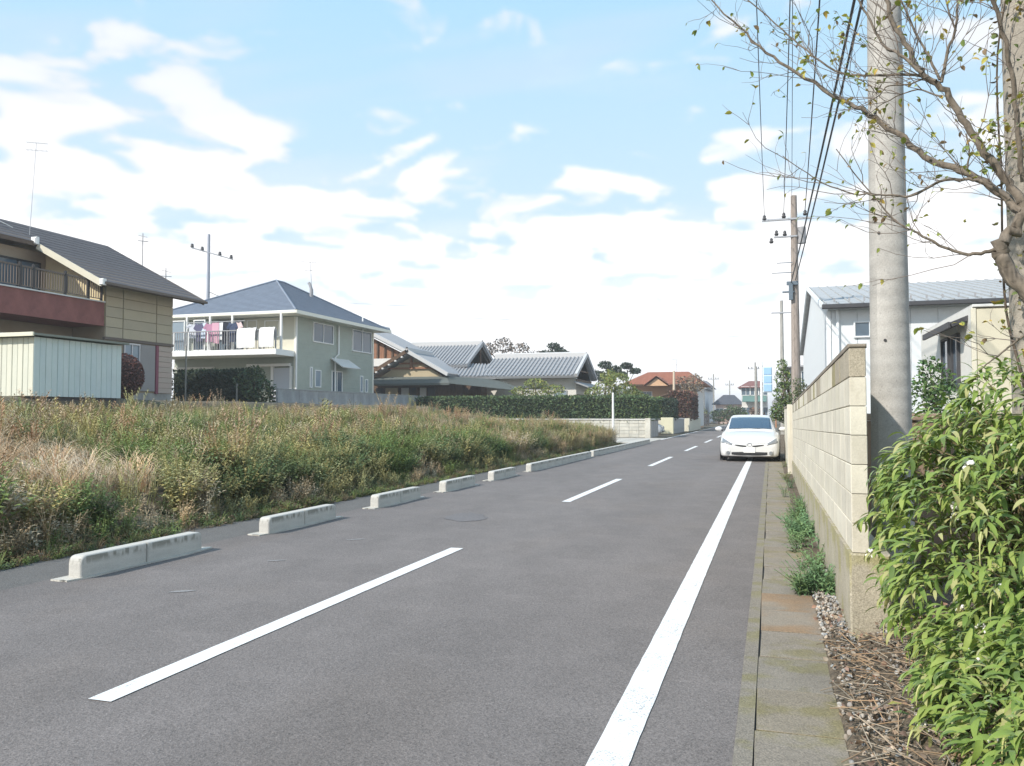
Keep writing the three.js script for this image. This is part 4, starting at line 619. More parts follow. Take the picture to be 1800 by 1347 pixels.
// ------------------------------------------------------------------ farther buildings along the road
{
  const terr = mat([0.46, 0.2, 0.13], 0.7, { map: T.slate }), peach = mat([0.68, 0.44, 0.27], 0.85, { map: T.plaster });
  const h = thing('house', 'peach house with terracotta hipped roof farther down the left side', 'house', [-10.5, 0, 90]);
  part('wall', B(-13.6, -7.2, 0, 4.5, 85.4, 95), peach, h);
  const c = [V(-14.6, 4.5, 84.4), V(-6.4, 4.5, 84.4), V(-6.4, 4.5, 96), V(-14.6, 4.5, 96)], r0 = V(-12.6, 6.0, 90), r1 = V(-8.4, 6.0, 90);
  part('roof', [...rows(c[0], c[1], r0, r1, 0.3, 0.06), ...rows(c[1], c[2], r1, r1, 0.3, 0.06), ...rows(c[2], c[3], r1, r0, 0.3, 0.06), ...rows(c[3], c[0], r0, r0, 0.3, 0.06), poly([[c[0], c[3], c[2], c[1]]])], terr, h);
  part('porch_roof', [...rows(V(-12.2, 4.35, 83.2), V(-12.2, 4.35, 87), V(-10.9, 5.3, 83.2), V(-10.9, 5.3, 87), 0.3, 0.05), ...rows(V(-9.6, 4.35, 87), V(-9.6, 4.35, 83.2), V(-10.9, 5.3, 87), V(-10.9, 5.3, 83.2), 0.3, 0.05)], terr, h);
  part('porch_gable', poly([[V(-12.0, 4.3, 83.5), V(-9.8, 4.3, 83.5), V(-10.9, 5.1, 83.5)]]), peach, h); part('eave_trim', CB(-14.6, -6.4, 4.38, 4.5, 84.3, 84.42), M.wood, h);
  part('lean_to_roof', slab([V(-12.6, 2.7, 83.2), V(-8.6, 3.9, 83.2), V(-8.6, 3.9, 85.3), V(-12.6, 2.7, 85.3)], 0.12), M.wood, h);
  winD(h, 85.38, -12.8, -11.6, 2.7, 3.8, M.white, M.glassPale, 1); winD(h, 85.38, -9.6, -8.2, 2.6, 3.8, M.white, M.glass, 1); parts('side_wall', [CB(-7.22, -7.15, 0.2, 4.4, 85.5, 94.8)], M.offwhite, h); yagi(h, -9.6, 6.0, 90, 1.3, 0, 1);
  function simpleHouse(label, x0, x1, d0, d1, eave, ridge, wallM, roofM, floors = 1) {
    const g = thing('house', label, 'house', [(x0 + x1) / 2, 0, (d0 + d1) / 2]); part('wall', B(x0, x1, 0, eave, d0, d1), wallM, g);
    const xc = (x0 + x1) / 2, dc = (d0 + d1) / 2, o = 0.5, hx = (x1 - x0) * 0.22, e = [V(x0 - o, eave, d0 - o), V(x1 + o, eave, d0 - o), V(x1 + o, eave, d1 + o), V(x0 - o, eave, d1 + o)], a = V(xc - hx, ridge, dc), b = V(xc + hx, ridge, dc);
    part('roof', [...rows(e[0], e[1], a, b, 0.4, 0.06), ...rows(e[1], e[2], b, b, 0.4, 0.06), ...rows(e[2], e[3], b, a, 0.4, 0.06), ...rows(e[3], e[0], a, a, 0.4, 0.06), poly([[e[0], e[3], e[2], e[1]]])], roofM, g);
    for (let f = 0; f < floors; f++) for (let i = 0; i < 3; i++) { const x = lerp(x0, x1, (i + 0.5) / 3), y = 1.2 + f * 2.7; winD(g, d0 - 0.01, x - 0.6, x + 0.6, y, y + 1.2, M.white, M.glass, 1); }
    return g;
  }
  const pk = simpleHouse('white house with reddish roof and green awning, far behind the white car', -3.6, -0.4, 112, 119, 4.9, 5.9, M.offwhite, mat([0.34, 0.17, 0.16], 0.8, { map: T.slate }), 2);
  part('awning', slab([V(-3.5, 3.9, 112), V(-0.5, 3.9, 112), V(-0.5, 3.1, 110.6), V(-3.5, 3.1, 110.6)], 0.08), mat([0.11, 0.2, 0.18], 0.7), pk);
  simpleHouse('far house with dark grey roof at the end of the road, beside reddish shrubs', -8.4, -4.6, 135, 143, 3.0, 4.6, mat([0.6, 0.45, 0.4], 0.85), mat([0.12, 0.13, 0.16], 0.7, { map: T.slate }), 1);
  simpleHouse('far pale building past the peach house on the left side of the road', -13.6, -9.9, 132, 146, 5.4, 6.4, mat([0.62, 0.65, 0.68], 0.8), mat([0.3, 0.31, 0.33], 0.7, { map: T.slate }), 2);
  simpleHouse('far grey building half hidden by poles at the road end', -15.4, -11.6, 170, 182, 6.8, 8.4, mat([0.56, 0.58, 0.62], 0.8), mat([0.25, 0.26, 0.3], 0.7, { map: T.slate }), 2);
  simpleHouse('small faint house at the very end of the road behind the low fence', -11.4, -8.6, 195, 204, 3.4, 5.2, mat([0.66, 0.6, 0.56], 0.85), mat([0.3, 0.22, 0.2], 0.7, { map: T.slate }), 1);
  const gy = simpleHouse('grey flat building behind the conifer on the right, past the low wall', 1.6, 7, 74, 86, 5.4, 5.9, mat([0.5, 0.5, 0.48], 0.85, { map: T.plaster }), M.grey, 2);
  // dark fence and low wall at the end of the road
  const f = thing('fence', 'dark low slatted fence at the far end of the road', 'fence', [-8, 0, 108]); for (let i = 0; i < 9; i++) part('slat', CB(-9.6 + i * 0.24, -9.4 + i * 0.24, 0, 1.5, 108, 108.06), M.dark, f); part('rail', CB(-9.7, -7.4, 1.1, 1.2, 108.06, 108.12), M.dark, f);
  // sign board on the white pole
  const sp = thing('sign_pole', 'tall white pole carrying a pale blue vertical sign board, behind the white car', 'sign', [-0.62, 0, 62]);
  part('shaft', cyl(-0.62, 0, 5.2, 62, 0.09, 0.08, 12), M.white, sp); part('board', CB(-0.5, 0.12, 3.0, 4.85, 61.94, 62.06, 0.03), mat([0.62, 0.72, 0.8], 0.5), sp);
  for (let i = 0; i < 3; i++) part('sign_panel', CB(-0.45, 0.07, 3.08 + i * 0.6, 3.58 + i * 0.6, 61.9, 61.938, 0.01), mat([0.3, 0.5, 0.72], 0.5), sp); part('bracket', CB(-0.7, -0.5, 4.86, 4.92, 61.96, 62.04), M.steel, sp);
  const rm = thing('road_mirror', 'small round mirror on a thin post at the right of the far road', 'mirror', [0.5, 0, 90]); part('post', cyl(0.5, 0, 2.8, 90, 0.05, 0.05, 8), mat([0.6, 0.25, 0.1], 0.6), rm); part('disc', new THREE.CylinderGeometry(0.4, 0.4, 0.06, 20).rotateX(Math.PI / 2).translate(0.5, 2.6, -89.9), M.steel, rm);
  function farPole(label, x, d, h, m, arm) { const p = thing('utility_pole', label, 'utility pole', [x, 0, d]); part('shaft', cyl(x, 0, h, d, 0.17, 0.1, 10), m, p); if (arm) { part('crossarm', CB(x - arm, x + arm, h - 1.0, h - 0.9, d - 0.12, d - 0.02), M.steel, p); for (const t of [-0.9, -0.45, 0.45, 0.9]) part('insulator', cyl(x + t * arm, h - 0.9, h - 0.65, d - 0.07, 0.07, 0.05, 8), M.dark, p); } return p; }
  farPole('tan pole in front of the peach house, above the small dark hedge', -8.8, 80, 5.6, mat([0.6, 0.5, 0.38], 0.85), 0);
  farPole('grey pole with crossarm above the red-roofed white house far away', -2.1, 125, 9.0, M.concrete, 1.0);
  farPole('slim pole with crossarm at the far left side of the road end', -9.6, 150, 8.6, M.concrete, 0.9);
  farPole('pale slim pole farthest along the left of the road', -8.9, 118, 6.2, M.concrete, 0.6);
  farPole('slim pale pole at the road end between the dark fence and grey-roofed house', -8.0, 175, 8.4, M.concrete, 0.8);
  farPole('thin pole standing just left of the white sign pole', -1.2, 75, 5.6, M.concrete, 0);
  // pole behind the left houses
  const lp = thing('utility_pole', 'blue-grey pole with angled crossarm between the brown and green houses', 'utility pole', [-57.8, 0, 75]);
  part('shaft', cyl(-57.8, 0, 20.9, 75, 0.28, 0.15, 12), mat([0.36, 0.39, 0.46], 0.8), lp); part('crossarm', bar(V(-59.4, 19.4, 74.2), V(-55.4, 18.2, 76), 0.12), M.steel, lp);
  for (const t of [0.02, 0.26, 0.68, 0.95]) { const q = V(-59.4, 19.4, 74.2).lerp(V(-55.4, 18.2, 76), t); part('insulator', new THREE.CylinderGeometry(0.13, 0.19, 0.36, 8).translate(q.x, q.y + 0.25, q.z), M.dark, lp); }
  for (const [i, y, lab] of [[0, 14.6, 'upper'], [1, 13.9, 'middle'], [2, 13.2, 'lowest']]) { const a = V(-57.6, y, 75), b = V(-44, y - 3.4, 70), o = []; for (let k = 0; k <= 16; k++) { const t = k / 16, q = a.clone().lerp(b, t); q.y -= 1.6 * t * (1 - t); o.push(q); } tag(part('overhead_wire', tube(o, 0.03, 0.03, 4), M.wire, scene), `${lab} of three short dark wires sloping from the blue-grey pole to the green roof`, 'cable'); }
  for (const [x, d, y0, y1, lab] of [[-66.5, 75, 8, 21.6, 'tall faint aerial mast rising behind the dark roof of the brown house'], [-60.8, 72, 8, 16.9, 'short faint aerial mast between the brown roof and blue-grey pole']]) { const a = thing('aerial', lab, 'aerial', [x, y0, d]); part('mast', cyl(x, y0, y1, d, 0.06, 0.05, 6), M.grey, a); part('rods', [bar(V(x - 0.6, y1 - 0.2, d), V(x + 0.6, y1 - 0.5, d), 0.07), bar(V(x - 0.3, y1 - 0.9, d - 0.4), V(x + 0.4, y1 - 0.9, d + 0.4), 0.07)], M.grey, a); }
}
// ------------------------------------------------------------------ cars
function smoothLoft(st, keys, sub) {          // Catmull-Rom between stations
  const out = []; const n = st.length, cr = (a, b, c, d, t) => 0.5 * (2 * b + (c - a) * t + (2 * a - 5 * b + 4 * c - d) * t * t + (3 * b - a - 3 * c + d) * t * t * t);
  for (let i = 0; i < n - 1; i++) for (let k = 0; k < sub; k++) { const t = k / sub, o = {}; for (const q of keys) o[q] = cr(st[Math.max(0, i - 1)][q], st[i][q], st[i + 1][q], st[Math.min(n - 1, i + 2)][q], t); out.push(o); }
  out.push(st[n - 1]); return out;
}
function loftGeo(sts, section) {
  const pos = [], idx = []; let m = 0;
  sts.forEach((s, i) => { const h = section(s), ring = [...h, ...h.slice(1, -1).reverse().map(([x, y]) => [-x, y])]; m = ring.length; for (const [x, y] of ring) pos.push(x, y, s.z); });
  for (let i = 0; i < sts.length - 1; i++) for (let k = 0; k < m; k++) { const a = i * m + k, b = i * m + (k + 1) % m; idx.push(a, b, a + m, b, b + m, a + m); }
  for (const [row, flip] of [[0, true], [sts.length - 1, false]]) { const c = pos.length / 3; let x = 0, y = 0; for (let k = 0; k < m; k++) { x += pos[(row * m + k) * 3]; y += pos[(row * m + k) * 3 + 1]; } pos.push(x / m, y / m, sts[row].z); for (let k = 0; k < m; k++) { const a = row * m + k, b = row * m + (k + 1) % m; flip ? idx.push(c, b, a) : idx.push(c, a, b); } }
  const g = new THREE.BufferGeometry(); g.setAttribute('position', new THREE.Float32BufferAttribute(pos, 3)); g.setIndex(idx); g.computeVertexNormals(); return g;
}
function makeCar(name, label, paintRGB) {
  const car = new THREE.Group(); car.name = numbered(name); car.origin = new THREE.Vector3(); tag(car, label, 'car'); scene.add(car);
  const paint = new THREE.MeshPhysicalMaterial({ color: new THREE.Color().setRGB(...paintRGB), roughness: 0.35, clearcoat: 0.9, clearcoatRoughness: 0.08, side: THREE.DoubleSide });
  const glass = new THREE.MeshPhysicalMaterial({ color: new THREE.Color().setRGB(0.03, 0.06, 0.1), roughness: 0.03, clearcoat: 1, clearcoatRoughness: 0.02, specularIntensity: 1 }), rubber = mat([0.02, 0.02, 0.02], 0.9), lamp = new THREE.MeshPhysicalMaterial({ color: new THREE.Color().setRGB(0.2, 0.215, 0.23), roughness: 0.25, clearcoat: 1 });
  const O = { local: true };
  const low = smoothLoft([{ z: 2.3, w: .64, b: .19, s: .46, c: .52 }, { z: 2.24, w: .79, b: .16, s: .57, c: .63 }, { z: 2.1, w: .855, b: .15, s: .67, c: .72 }, { z: 1.8, w: .875, b: .16, s: .76, c: .82 }, { z: 1.3, w: .888, b: .18, s: .85, c: .91 }, { z: .95, w: .888, b: .18, s: .89, c: .95 }, { z: 0, w: .888, b: .19, s: .92, c: .97 }, { z: -1.4, w: .885, b: .2, s: .96, c: 1.0 }, { z: -1.95, w: .86, b: .22, s: .97, c: 1.0 }, { z: -2.2, w: .78, b: .27, s: .92, c: .96 }, { z: -2.27, w: .62, b: .32, s: .82, c: .86 }], ['z', 'w', 'b', 's', 'c'], 5);
  const body = part('body', loftGeo(low, s => [[0, s.b], [s.w * .9, s.b], [s.w * .975, s.b + .04], [s.w * .995, lerp(s.b, s.s, .3)], [s.w, lerp(s.b, s.s, .55)], [s.w * .985, lerp(s.b, s.s, .82)], [s.w * .94, s.s - .015], [s.w * .8, lerp(s.s, s.c, .45)], [s.w * .45, lerp(s.s, s.c, .85)], [0, s.c]]), paint, car, O);
  const top = smoothLoft([{ z: 1.2, t: .93, w: .69, b: .8 }, { z: .72, t: 1.17, w: .65, b: .82 }, { z: .33, t: 1.335, w: .615, b: .83 }, { z: -.1, t: 1.405, w: .6, b: .83 }, { z: -.9, t: 1.4, w: .6, b: .83 }, { z: -1.6, t: 1.29, w: .59, b: .81 }, { z: -2.15, t: 1.0, w: .62, b: .74 }], ['z', 't', 'w', 'b'], 5);
  part('cabin', loftGeo(top, s => [[0, .86], [s.b, .86], [lerp(s.b, s.w, .5), lerp(.86, s.t - .05, .55)], [s.w * 1.03, s.t - .055], [s.w * .93, s.t - .018], [s.w * .6, s.t - .004], [0, s.t]]), paint, car, O);
  car.updateMatrixWorld(true);
  const ray = new THREE.Raycaster(), cast = (x, y) => { ray.set(new THREE.Vector3(x, y, 6), new THREE.Vector3(0, 0, -1)); const h = ray.intersectObject(body); return h.length ? Math.max(...h.map(q => q.point.z)) : 2.0; };
  function skin(x0, x1, lo, hi, off, nx = 10, ny = 4, thick = 0.02) {   // a piece that follows the front of the body, with a rim
    const pos = [], idx = [], N = (nx + 1) * (ny + 1);
    for (const k of [off, off - thick]) for (let j = 0; j <= ny; j++) for (let i = 0; i <= nx; i++) { const u = i / nx, x = lerp(x0, x1, u), y = lerp(lo(u), hi(u), j / ny); pos.push(x, y, cast(x, y) + k); }
    for (let j = 0; j < ny; j++) for (let i = 0; i < nx; i++) { const a = j * (nx + 1) + i; idx.push(a, a + 1, a + nx + 1, a + 1, a + nx + 2, a + nx + 1); }
    const edge = []; for (let i = 0; i < nx; i++) edge.push([i, i + 1]); for (let j = 0; j < ny; j++) edge.push([j * (nx + 1) + nx, (j + 1) * (nx + 1) + nx]); for (let i = nx; i > 0; i--) edge.push([ny * (nx + 1) + i, ny * (nx + 1) + i - 1]); for (let j = ny; j > 0; j--) edge.push([j * (nx + 1), (j - 1) * (nx + 1)]);
    for (const [a, b] of edge) idx.push(a, a + N, b, b, a + N, b + N);
    const g = new THREE.BufferGeometry(); g.setAttribute('position', new THREE.Float32BufferAttribute(pos, 3)); g.setIndex(idx); g.computeVertexNormals(); return g;
  }
  for (const s of [-1, 1]) {
    const X = (a, b) => s > 0 ? [a, b] : [-b, -a], U = f => u => f(s > 0 ? u : 1 - u);
    part('headlight', skin(...X(.5, .83), U(u => lerp(.5, .57, u)), U(u => lerp(.545, .735, u)), .012, 8, 5), lamp, car, O);
    part('grille_slit', skin(...X(.09, .42), U(u => .445 + .05 * u * u), U(u => .482 + .05 * u - 0.015 * u * u), .007, 10, 2), M.black, car, O);
    part('fog_lamp', new THREE.CylinderGeometry(.05, .055, .05, 16).rotateX(Math.PI / 2).translate(s * .62, .27, cast(s * .62, .27) - .005), lamp, car, O);
    part('bumper_recess', skin(...X(.55, .7), U(u => .22), U(u => .33), .004, 5, 4), mat([paintRGB[0] * .7, paintRGB[1] * .7, paintRGB[2] * .7], .5), car, O);
    const mir = part('mirror', new THREE.SphereGeometry(1, 16, 10).scale(.115, .075, .07).translate(s * .98, .96, .72), paint, car, O); part('mirror_stalk', bar(new THREE.Vector3(s * .84, .91, .74), new THREE.Vector3(s * .93, .94, .73), .04), M.black, mir, O);
    const tt = (z, f) => { let a = top[0], b = top[1]; for (let i = 0; i < top.length - 1; i++) if (top[i].z >= z && top[i + 1].z <= z) { a = top[i]; b = top[i + 1]; } const t = (a.z - z) / Math.max(1e-6, a.z - b.z), q = k => lerp(a[k], b[k], t), w = q('w'), bb = q('b'), y = q('t'), yy = lerp(.9, y - .075, f), k = (yy - .86) / (y - .055 - .86); const xm = k < .55 ? lerp(bb, lerp(bb, w, .5), k / .55) : lerp(lerp(bb, w, .5), w * 1.03, (k - .55) / .45); return new THREE.Vector3(s * (xm + .008), yy, z); };
    for (const [za, zb] of [[.62, -.38], [-.44, -1.35]]) { const q = [], ix = [], n = 10; for (let i = 0; i <= n; i++) for (let j = 0; j <= 3; j++) q.push(...tt(lerp(za, zb, i / n), j / 3).toArray()); for (let i = 0; i < n; i++) for (let j = 0; j < 3; j++) { const a = i * 4 + j; s > 0 ? ix.push(a, a + 4, a + 1, a + 1, a + 4, a + 5) : ix.push(a, a + 1, a + 4, a + 1, a + 5, a + 4); } const g = new THREE.BufferGeometry(); g.setAttribute('position', new THREE.Float32BufferAttribute(q, 3)); g.setIndex(ix); g.computeVertexNormals(); part('side_window', g, glass, car, O); }
    for (const z of [1.38, -1.32]) { const wh = part('wheel', new THREE.TorusGeometry(.235, .085, 10, 28).rotateY(Math.PI / 2).scale(1.25, 1, 1).translate(s * .77, .312, z), rubber, car, O); part('rim', new THREE.CylinderGeometry(.19, .2, .14, 20).rotateZ(Math.PI / 2).translate(s * .79, .312, z), M.steel, wh, O); part('wheel_arch', new THREE.CylinderGeometry(.345, .345, .02, 28).rotateZ(Math.PI / 2).translate(s * .882, .325, z), M.black, car, O); }
  }
  // windscreen following the cabin's front slope
  { const q = [], ix = [], nz = 12, nx = 14; for (let i = 0; i <= nz; i++) { const z = lerp(1.1, .36, i / nz); let a = top[0], b = top[1]; for (let k = 0; k < top.length - 1; k++) if (top[k].z >= z && top[k + 1].z <= z) { a = top[k]; b = top[k + 1]; } const t = (a.z - z) / (a.z - b.z), y = lerp(a.t, b.t, t), w = lerp(a.w, b.w, t); for (let k = 0; k <= nx; k++) { const u = k / nx * 2 - 1, x = u * w * .95, fx = Math.abs(u * .95), yy = fx < .6 ? lerp(0, .004, fx / .6) : fx < .93 ? lerp(.004, .018, (fx - .6) / .33) : .02; q.push(x, y - yy + .01, z + .008); } }
    for (let i = 0; i < nz; i++) for (let k = 0; k < nx; k++) { const a = i * (nx + 1) + k; ix.push(a, a + 1, a + nx + 1, a + 1, a + nx + 2, a + nx + 1); } const g = new THREE.BufferGeometry(); g.setAttribute('position', new THREE.Float32BufferAttribute(q, 3)); g.setIndex(ix); g.computeVertexNormals(); part('windscreen', g, glass, car, O);
    part('wiper', [bar(new THREE.Vector3(-.5, .955, 1.13), new THREE.Vector3(.02, 1.0, 1.06), .016), bar(new THREE.Vector3(.05, .955, 1.14), new THREE.Vector3(.5, .99, 1.07), .016)], M.black, car, { local: true, kind: 'stuff' }); }
  part('lower_intake', skin(-.52, .52, u => .195 + .02 * Math.pow(2 * u - 1, 4), u => .3 - .01 * Math.pow(2 * u - 1, 2), .006, 14, 3), M.black, car, O);
  part('number_plate', new THREE.BoxGeometry(.33, .165, .02).translate(0, .36, cast(0, .36) + .012), M.white, car, O);
  part('emblem', new THREE.TorusGeometry(.055, .01, 6, 20).scale(1.25, .85, 1).translate(0, .515, cast(0, .515) + .005), M.steel, car, O);
  part('bonnet_line', skin(-.55, .55, u => .545 + .012 * Math.sin(u * Math.PI), u => .552 + .012 * Math.sin(u * Math.PI), .003, 14, 1), mat([paintRGB[0] * .4, paintRGB[1] * .4, paintRGB[2] * .4], .6), car, O);
  part('underside', new THREE.BoxGeometry(1.5, .1, 4).translate(0, .16, 0), M.black, car, O);
  return car;
}
const whiteCar = makeCar('car', 'white hatchback parked on the edge line facing the camera, beside the block wall', [0.66, 0.66, 0.65]);
whiteCar.position.set(-0.63, 0, -28.2);
const greyCar = makeCar('car', 'silver car half hidden in the driveway between the two low walls', [0.42, 0.46, 0.5]);
greyCar.position.set(-9.5, 0, -58.6); greyCar.rotation.y = Math.PI / 2;
// ------------------------------------------------------------------ vegetation
const LG = { small: leafGeo(0.11, 0.028, 0.7, 0.25, 2), diamond: leafGeo(1, 0.3, 0.6, 0.2, 2) };
const randQ = () => aim(new THREE.Vector3(rr(-1, 1), rr(-0.6, 1), rr(-1, 1)).normalize(), rr(0, 6.28));
const tint = (c, a) => { const k = rr(1 - a, 1 + a), h = rr(-a, a) * 0.5; return [c[0] * k * (1 + h), c[1] * k, c[2] * k * (1 - h)]; };
const leafWhite = leafMat([1, 1, 1], 0.3), leafSolid = new THREE.MeshStandardMaterial({ color: 0xffffff, roughness: 0.8, side: THREE.DoubleSide });
function hedge(name, label, boxes, cols, n, size, cat = 'hedge', dark = [0.02, 0.032, 0.016]) {
  const b0 = boxes[0], g = thing(name, label, cat, [(b0[0] + b0[1]) / 2, b0[2], (b0[4] + b0[5]) / 2]);
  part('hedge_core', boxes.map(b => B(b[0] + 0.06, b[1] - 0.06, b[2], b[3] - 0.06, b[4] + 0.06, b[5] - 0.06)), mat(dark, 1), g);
  const ms = [], cs = []; const areas = []; let tot = 0;
  for (const b of boxes) for (const f of ['front', 'side', 'top']) { const a = f === 'front' ? (b[1] - b[0]) * (b[3] - b[2]) : f === 'side' ? (b[5] - b[4]) * (b[3] - b[2]) : (b[1] - b[0]) * (b[5] - b[4]); areas.push([b, f, a]); tot += a; }
  for (const [b, f, a] of areas) for (let i = 0; i < n * a / tot; i++) {
    const x = rr(b[0], b[1]), y = rr(b[2], b[3]), d = rr(b[4], b[5]), e = rr(-0.07, 0.05), bump = 0.05 * fbm3(x * 2, y * 2, d * 2, 2);
    const p = f === 'front' ? V(x, y, b[4] - e - bump) : f === 'side' ? V(b[1] + e + bump, y, d) : V(x, b[3] + e + bump, d);
    const o = f === 'front' ? new THREE.Vector3(0, 0.4, 1) : f === 'side' ? new THREE.Vector3(1, 0.4, 0) : new THREE.Vector3(0, 1, 0.3);
    o.add(new THREE.Vector3(rr(-1, 1), rr(-0.8, 0.8), rr(-1, 1))).normalize();
    ms.push(mtx(p, aim(o, rr(0, 6)), size * rr(0.7, 1.35))); cs.push(tint(cols[Math.floor(rand() * cols.length)], 0.3));
  }
  instanced('leaves', LG.diamond, leafSolid, ms, cs, g); return g;
}
hedge('hedge', 'long clipped green hedge along the low pale wall, in front of traditional house', [[-22.6, -7.15, 1.0, 2.5, 50.62, 51.5], [-8.0, -7.12, 1.05, 2.4, 51.5, 55]], [[0.09, 0.145, 0.06], [0.07, 0.115, 0.05], [0.115, 0.165, 0.065]], 9000, 0.16);
hedge('hedge', 'dense dark hedge between the brown house and leafy shrub', [[-29.9, -25.25, 1.6, 3.65, 36, 37]], [[0.022, 0.042, 0.02], [0.03, 0.055, 0.025]], 2600, 0.15);
hedge('hedge', 'small square dark hedge above the second low wall, past the driveway', [[-7.75, -6.9, 1.05, 2.5, 62, 64.5]], [[0.03, 0.055, 0.035], [0.04, 0.07, 0.04]], 1300, 0.16);
hedge('hedge', 'light green bush hedge in the driveway gap, left of the small dark hedge', [[-9.4, -7.8, 1.0, 2.6, 62.2, 63.5]], [[0.1, 0.17, 0.05], [0.13, 0.2, 0.06]], 900, 0.16);
hedge('hedge', 'russet red-brown hedge above the cream low wall farther down the road', [[-8.3, -6.6, 0.95, 3.3, 71, 79]], [[0.17, 0.07, 0.055], [0.12, 0.06, 0.045], [0.2, 0.11, 0.07], [0.09, 0.07, 0.04]], 4200, 0.2, 'hedge', [0.05, 0.025, 0.02]);

function crownTree(name, label, cat, base, trunkH, r, blobs, cols, n, size, group) {
  const g = thing(name, label, cat, base, group), b = V(base[0], base[1], base[2]);
  const tr = [tube([b, b.clone().add(new THREE.Vector3(rr(-.1, .1) * trunkH, trunkH * 0.5, rr(-.05, .05) * trunkH)), b.clone().add(new THREE.Vector3(0, trunkH, 0))], r, r * 0.5, 8)];
  for (const [x, y, d, q] of blobs) { const e = V(x, y, d), s = b.clone().add(new THREE.Vector3(0, trunkH * rr(0.55, 0.95), 0)); tr.push(tube([s, s.clone().lerp(e, 0.5).add(new THREE.Vector3(0, q * 0.15, 0)), e], r * 0.4, r * 0.12, 6)); }
  part('trunk', tr, M.bark, g); const ms = [], cs = []; let tot = 0; for (const k of blobs) tot += k[3] * k[3];
  for (const [x, y, d, q, sy = 0.75] of blobs) for (let i = 0; i < n * q * q / tot; i++) {
    const v = new THREE.Vector3(rr(-1, 1), rr(-1, 1), rr(-1, 1)); if (v.length() > 1 || v.length() < 0.05) { i--; continue; } v.setLength(Math.pow(v.length(), 0.45)).multiplyScalar(q * (1 + 0.25 * fbm3(x + v.x * 1.7, y + v.y * 1.7, d + v.z * 1.7, 2)));
    ms.push(mtx(V(x, y, d).add(new THREE.Vector3(v.x, v.y * sy, v.z)), randQ(), size * rr(0.6, 1.3))); cs.push(tint(cols[Math.floor(rand() * cols.length)], 0.35));
  }
  instanced('crown', LG.diamond, leafSolid, ms, cs, g); return g;
}
const DG = [[0.05, 0.085, 0.03], [0.035, 0.06, 0.025], [0.07, 0.11, 0.035]], PG = [[0.03, 0.05, 0.035], [0.04, 0.065, 0.04]], YG = [[0.2, 0.24, 0.06], [0.15, 0.2, 0.05], [0.24, 0.24, 0.07]], RB = [[0.14, 0.08, 0.055], [0.1, 0.065, 0.05], [0.17, 0.11, 0.07]];
crownTree('shrub', 'loose leafy dark shrub between the dark hedge and grey wall', 'shrub', [-24.6, 1.7, 35.6], 1.0, 0.06, [[-24.8, 3.0, 35.5, 0.8], [-24.1, 2.6, 35.3, 0.8], [-24.6, 3.4, 35.6, 0.55], [-23.7, 2.2, 35.2, 0.6]], DG, 1500, 0.17);
{ // the russet dome-shaped shrub beside the shed
  const g = thing('topiary_shrub', 'russet dome-clipped shrub between the shed and the brown house', 'shrub', [-22.9, 1.9, 24.9]); part('trunk', tube([V(-22.9, 1.6, 24.9), V(-22.9, 2.4, 24.9)], 0.08, 0.07, 8), M.bark, g);
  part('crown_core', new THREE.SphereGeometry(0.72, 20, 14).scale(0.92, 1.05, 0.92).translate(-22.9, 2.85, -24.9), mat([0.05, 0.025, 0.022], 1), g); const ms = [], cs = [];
  for (let i = 0; i < 2600; i++) { const v = new THREE.Vector3(rr(-1, 1), rr(-1, 1), rr(-1, 1)); if (v.length() > 1) { i--; continue; } v.normalize(); ms.push(mtx(V(-22.9, 2.85, 24.9).add(new THREE.Vector3(v.x * 0.69, v.y * 0.78, v.z * 0.69)), aim(v.add(new THREE.Vector3(rr(-.7, .7), rr(-.7, .7), rr(-.7, .7))).normalize(), rr(0, 6)), 0.09 * rr(0.7, 1.3))); cs.push(tint([[0.16, 0.07, 0.06], [0.12, 0.055, 0.05]][i % 2], 0.25)); } instanced('crown', LG.diamond, leafSolid, ms, cs, g);
  crownTree('shrub', 'small dark green shrub at the foot of the shed corner', 'shrub', [-22.2, 1.9, 23.6], 0.3, 0.03, [[-22.2, 2.25, 23.5, 0.35], [-22.0, 2.05, 23.3, 0.3]], DG, 500, 0.09);
}
crownTree('pine_tree', 'flat-topped pruned pine rising above the ridge of the traditional house', 'pine', [-20.5, 0, 78], 7.2, 0.15, [[-20.9, 7.3, 78, 0.7, 0.5], [-19.7, 7.6, 78, 0.75, 0.5], [-20.2, 8.1, 78.2, 0.6, 0.5], [-19.0, 7.3, 77.8, 0.6, 0.45]], PG, 1400, 0.22);
crownTree('pine_tree', 'dark pruned pine between the traditional house and peach house, right of its gable', 'pine', [-14.0, 0, 74], 5.6, 0.14, [[-14.3, 5.9, 74, 0.6, 0.5], [-13.5, 5.4, 74, 0.7, 0.5], [-15.0, 5.0, 74, 0.7, 0.5], [-14.1, 4.6, 74, 0.8, 0.5]], PG, 1700, 0.22);
crownTree('pine_tree', 'second pruned pine with two flat pads, nearer the peach house', 'pine', [-12.9, 0, 78], 5.6, 0.13, [[-13.0, 6.0, 78, 0.55, 0.5], [-12.2, 5.5, 78, 0.5, 0.5], [-13.5, 5.2, 78, 0.55, 0.5]], PG, 1100, 0.22);
crownTree('garden_tree', 'yellow-green cloud-pruned tree in front of the traditional house wall', 'tree', [-15.2, 0, 54], 2.6, 0.1, [[-16.3, 3.0, 54, 0.7, 0.45], [-15.2, 3.5, 54, 0.8, 0.45], [-14.0, 3.1, 54, 0.8, 0.45], [-15.0, 2.8, 54, 0.7, 0.45]], YG, 1600, 0.14);
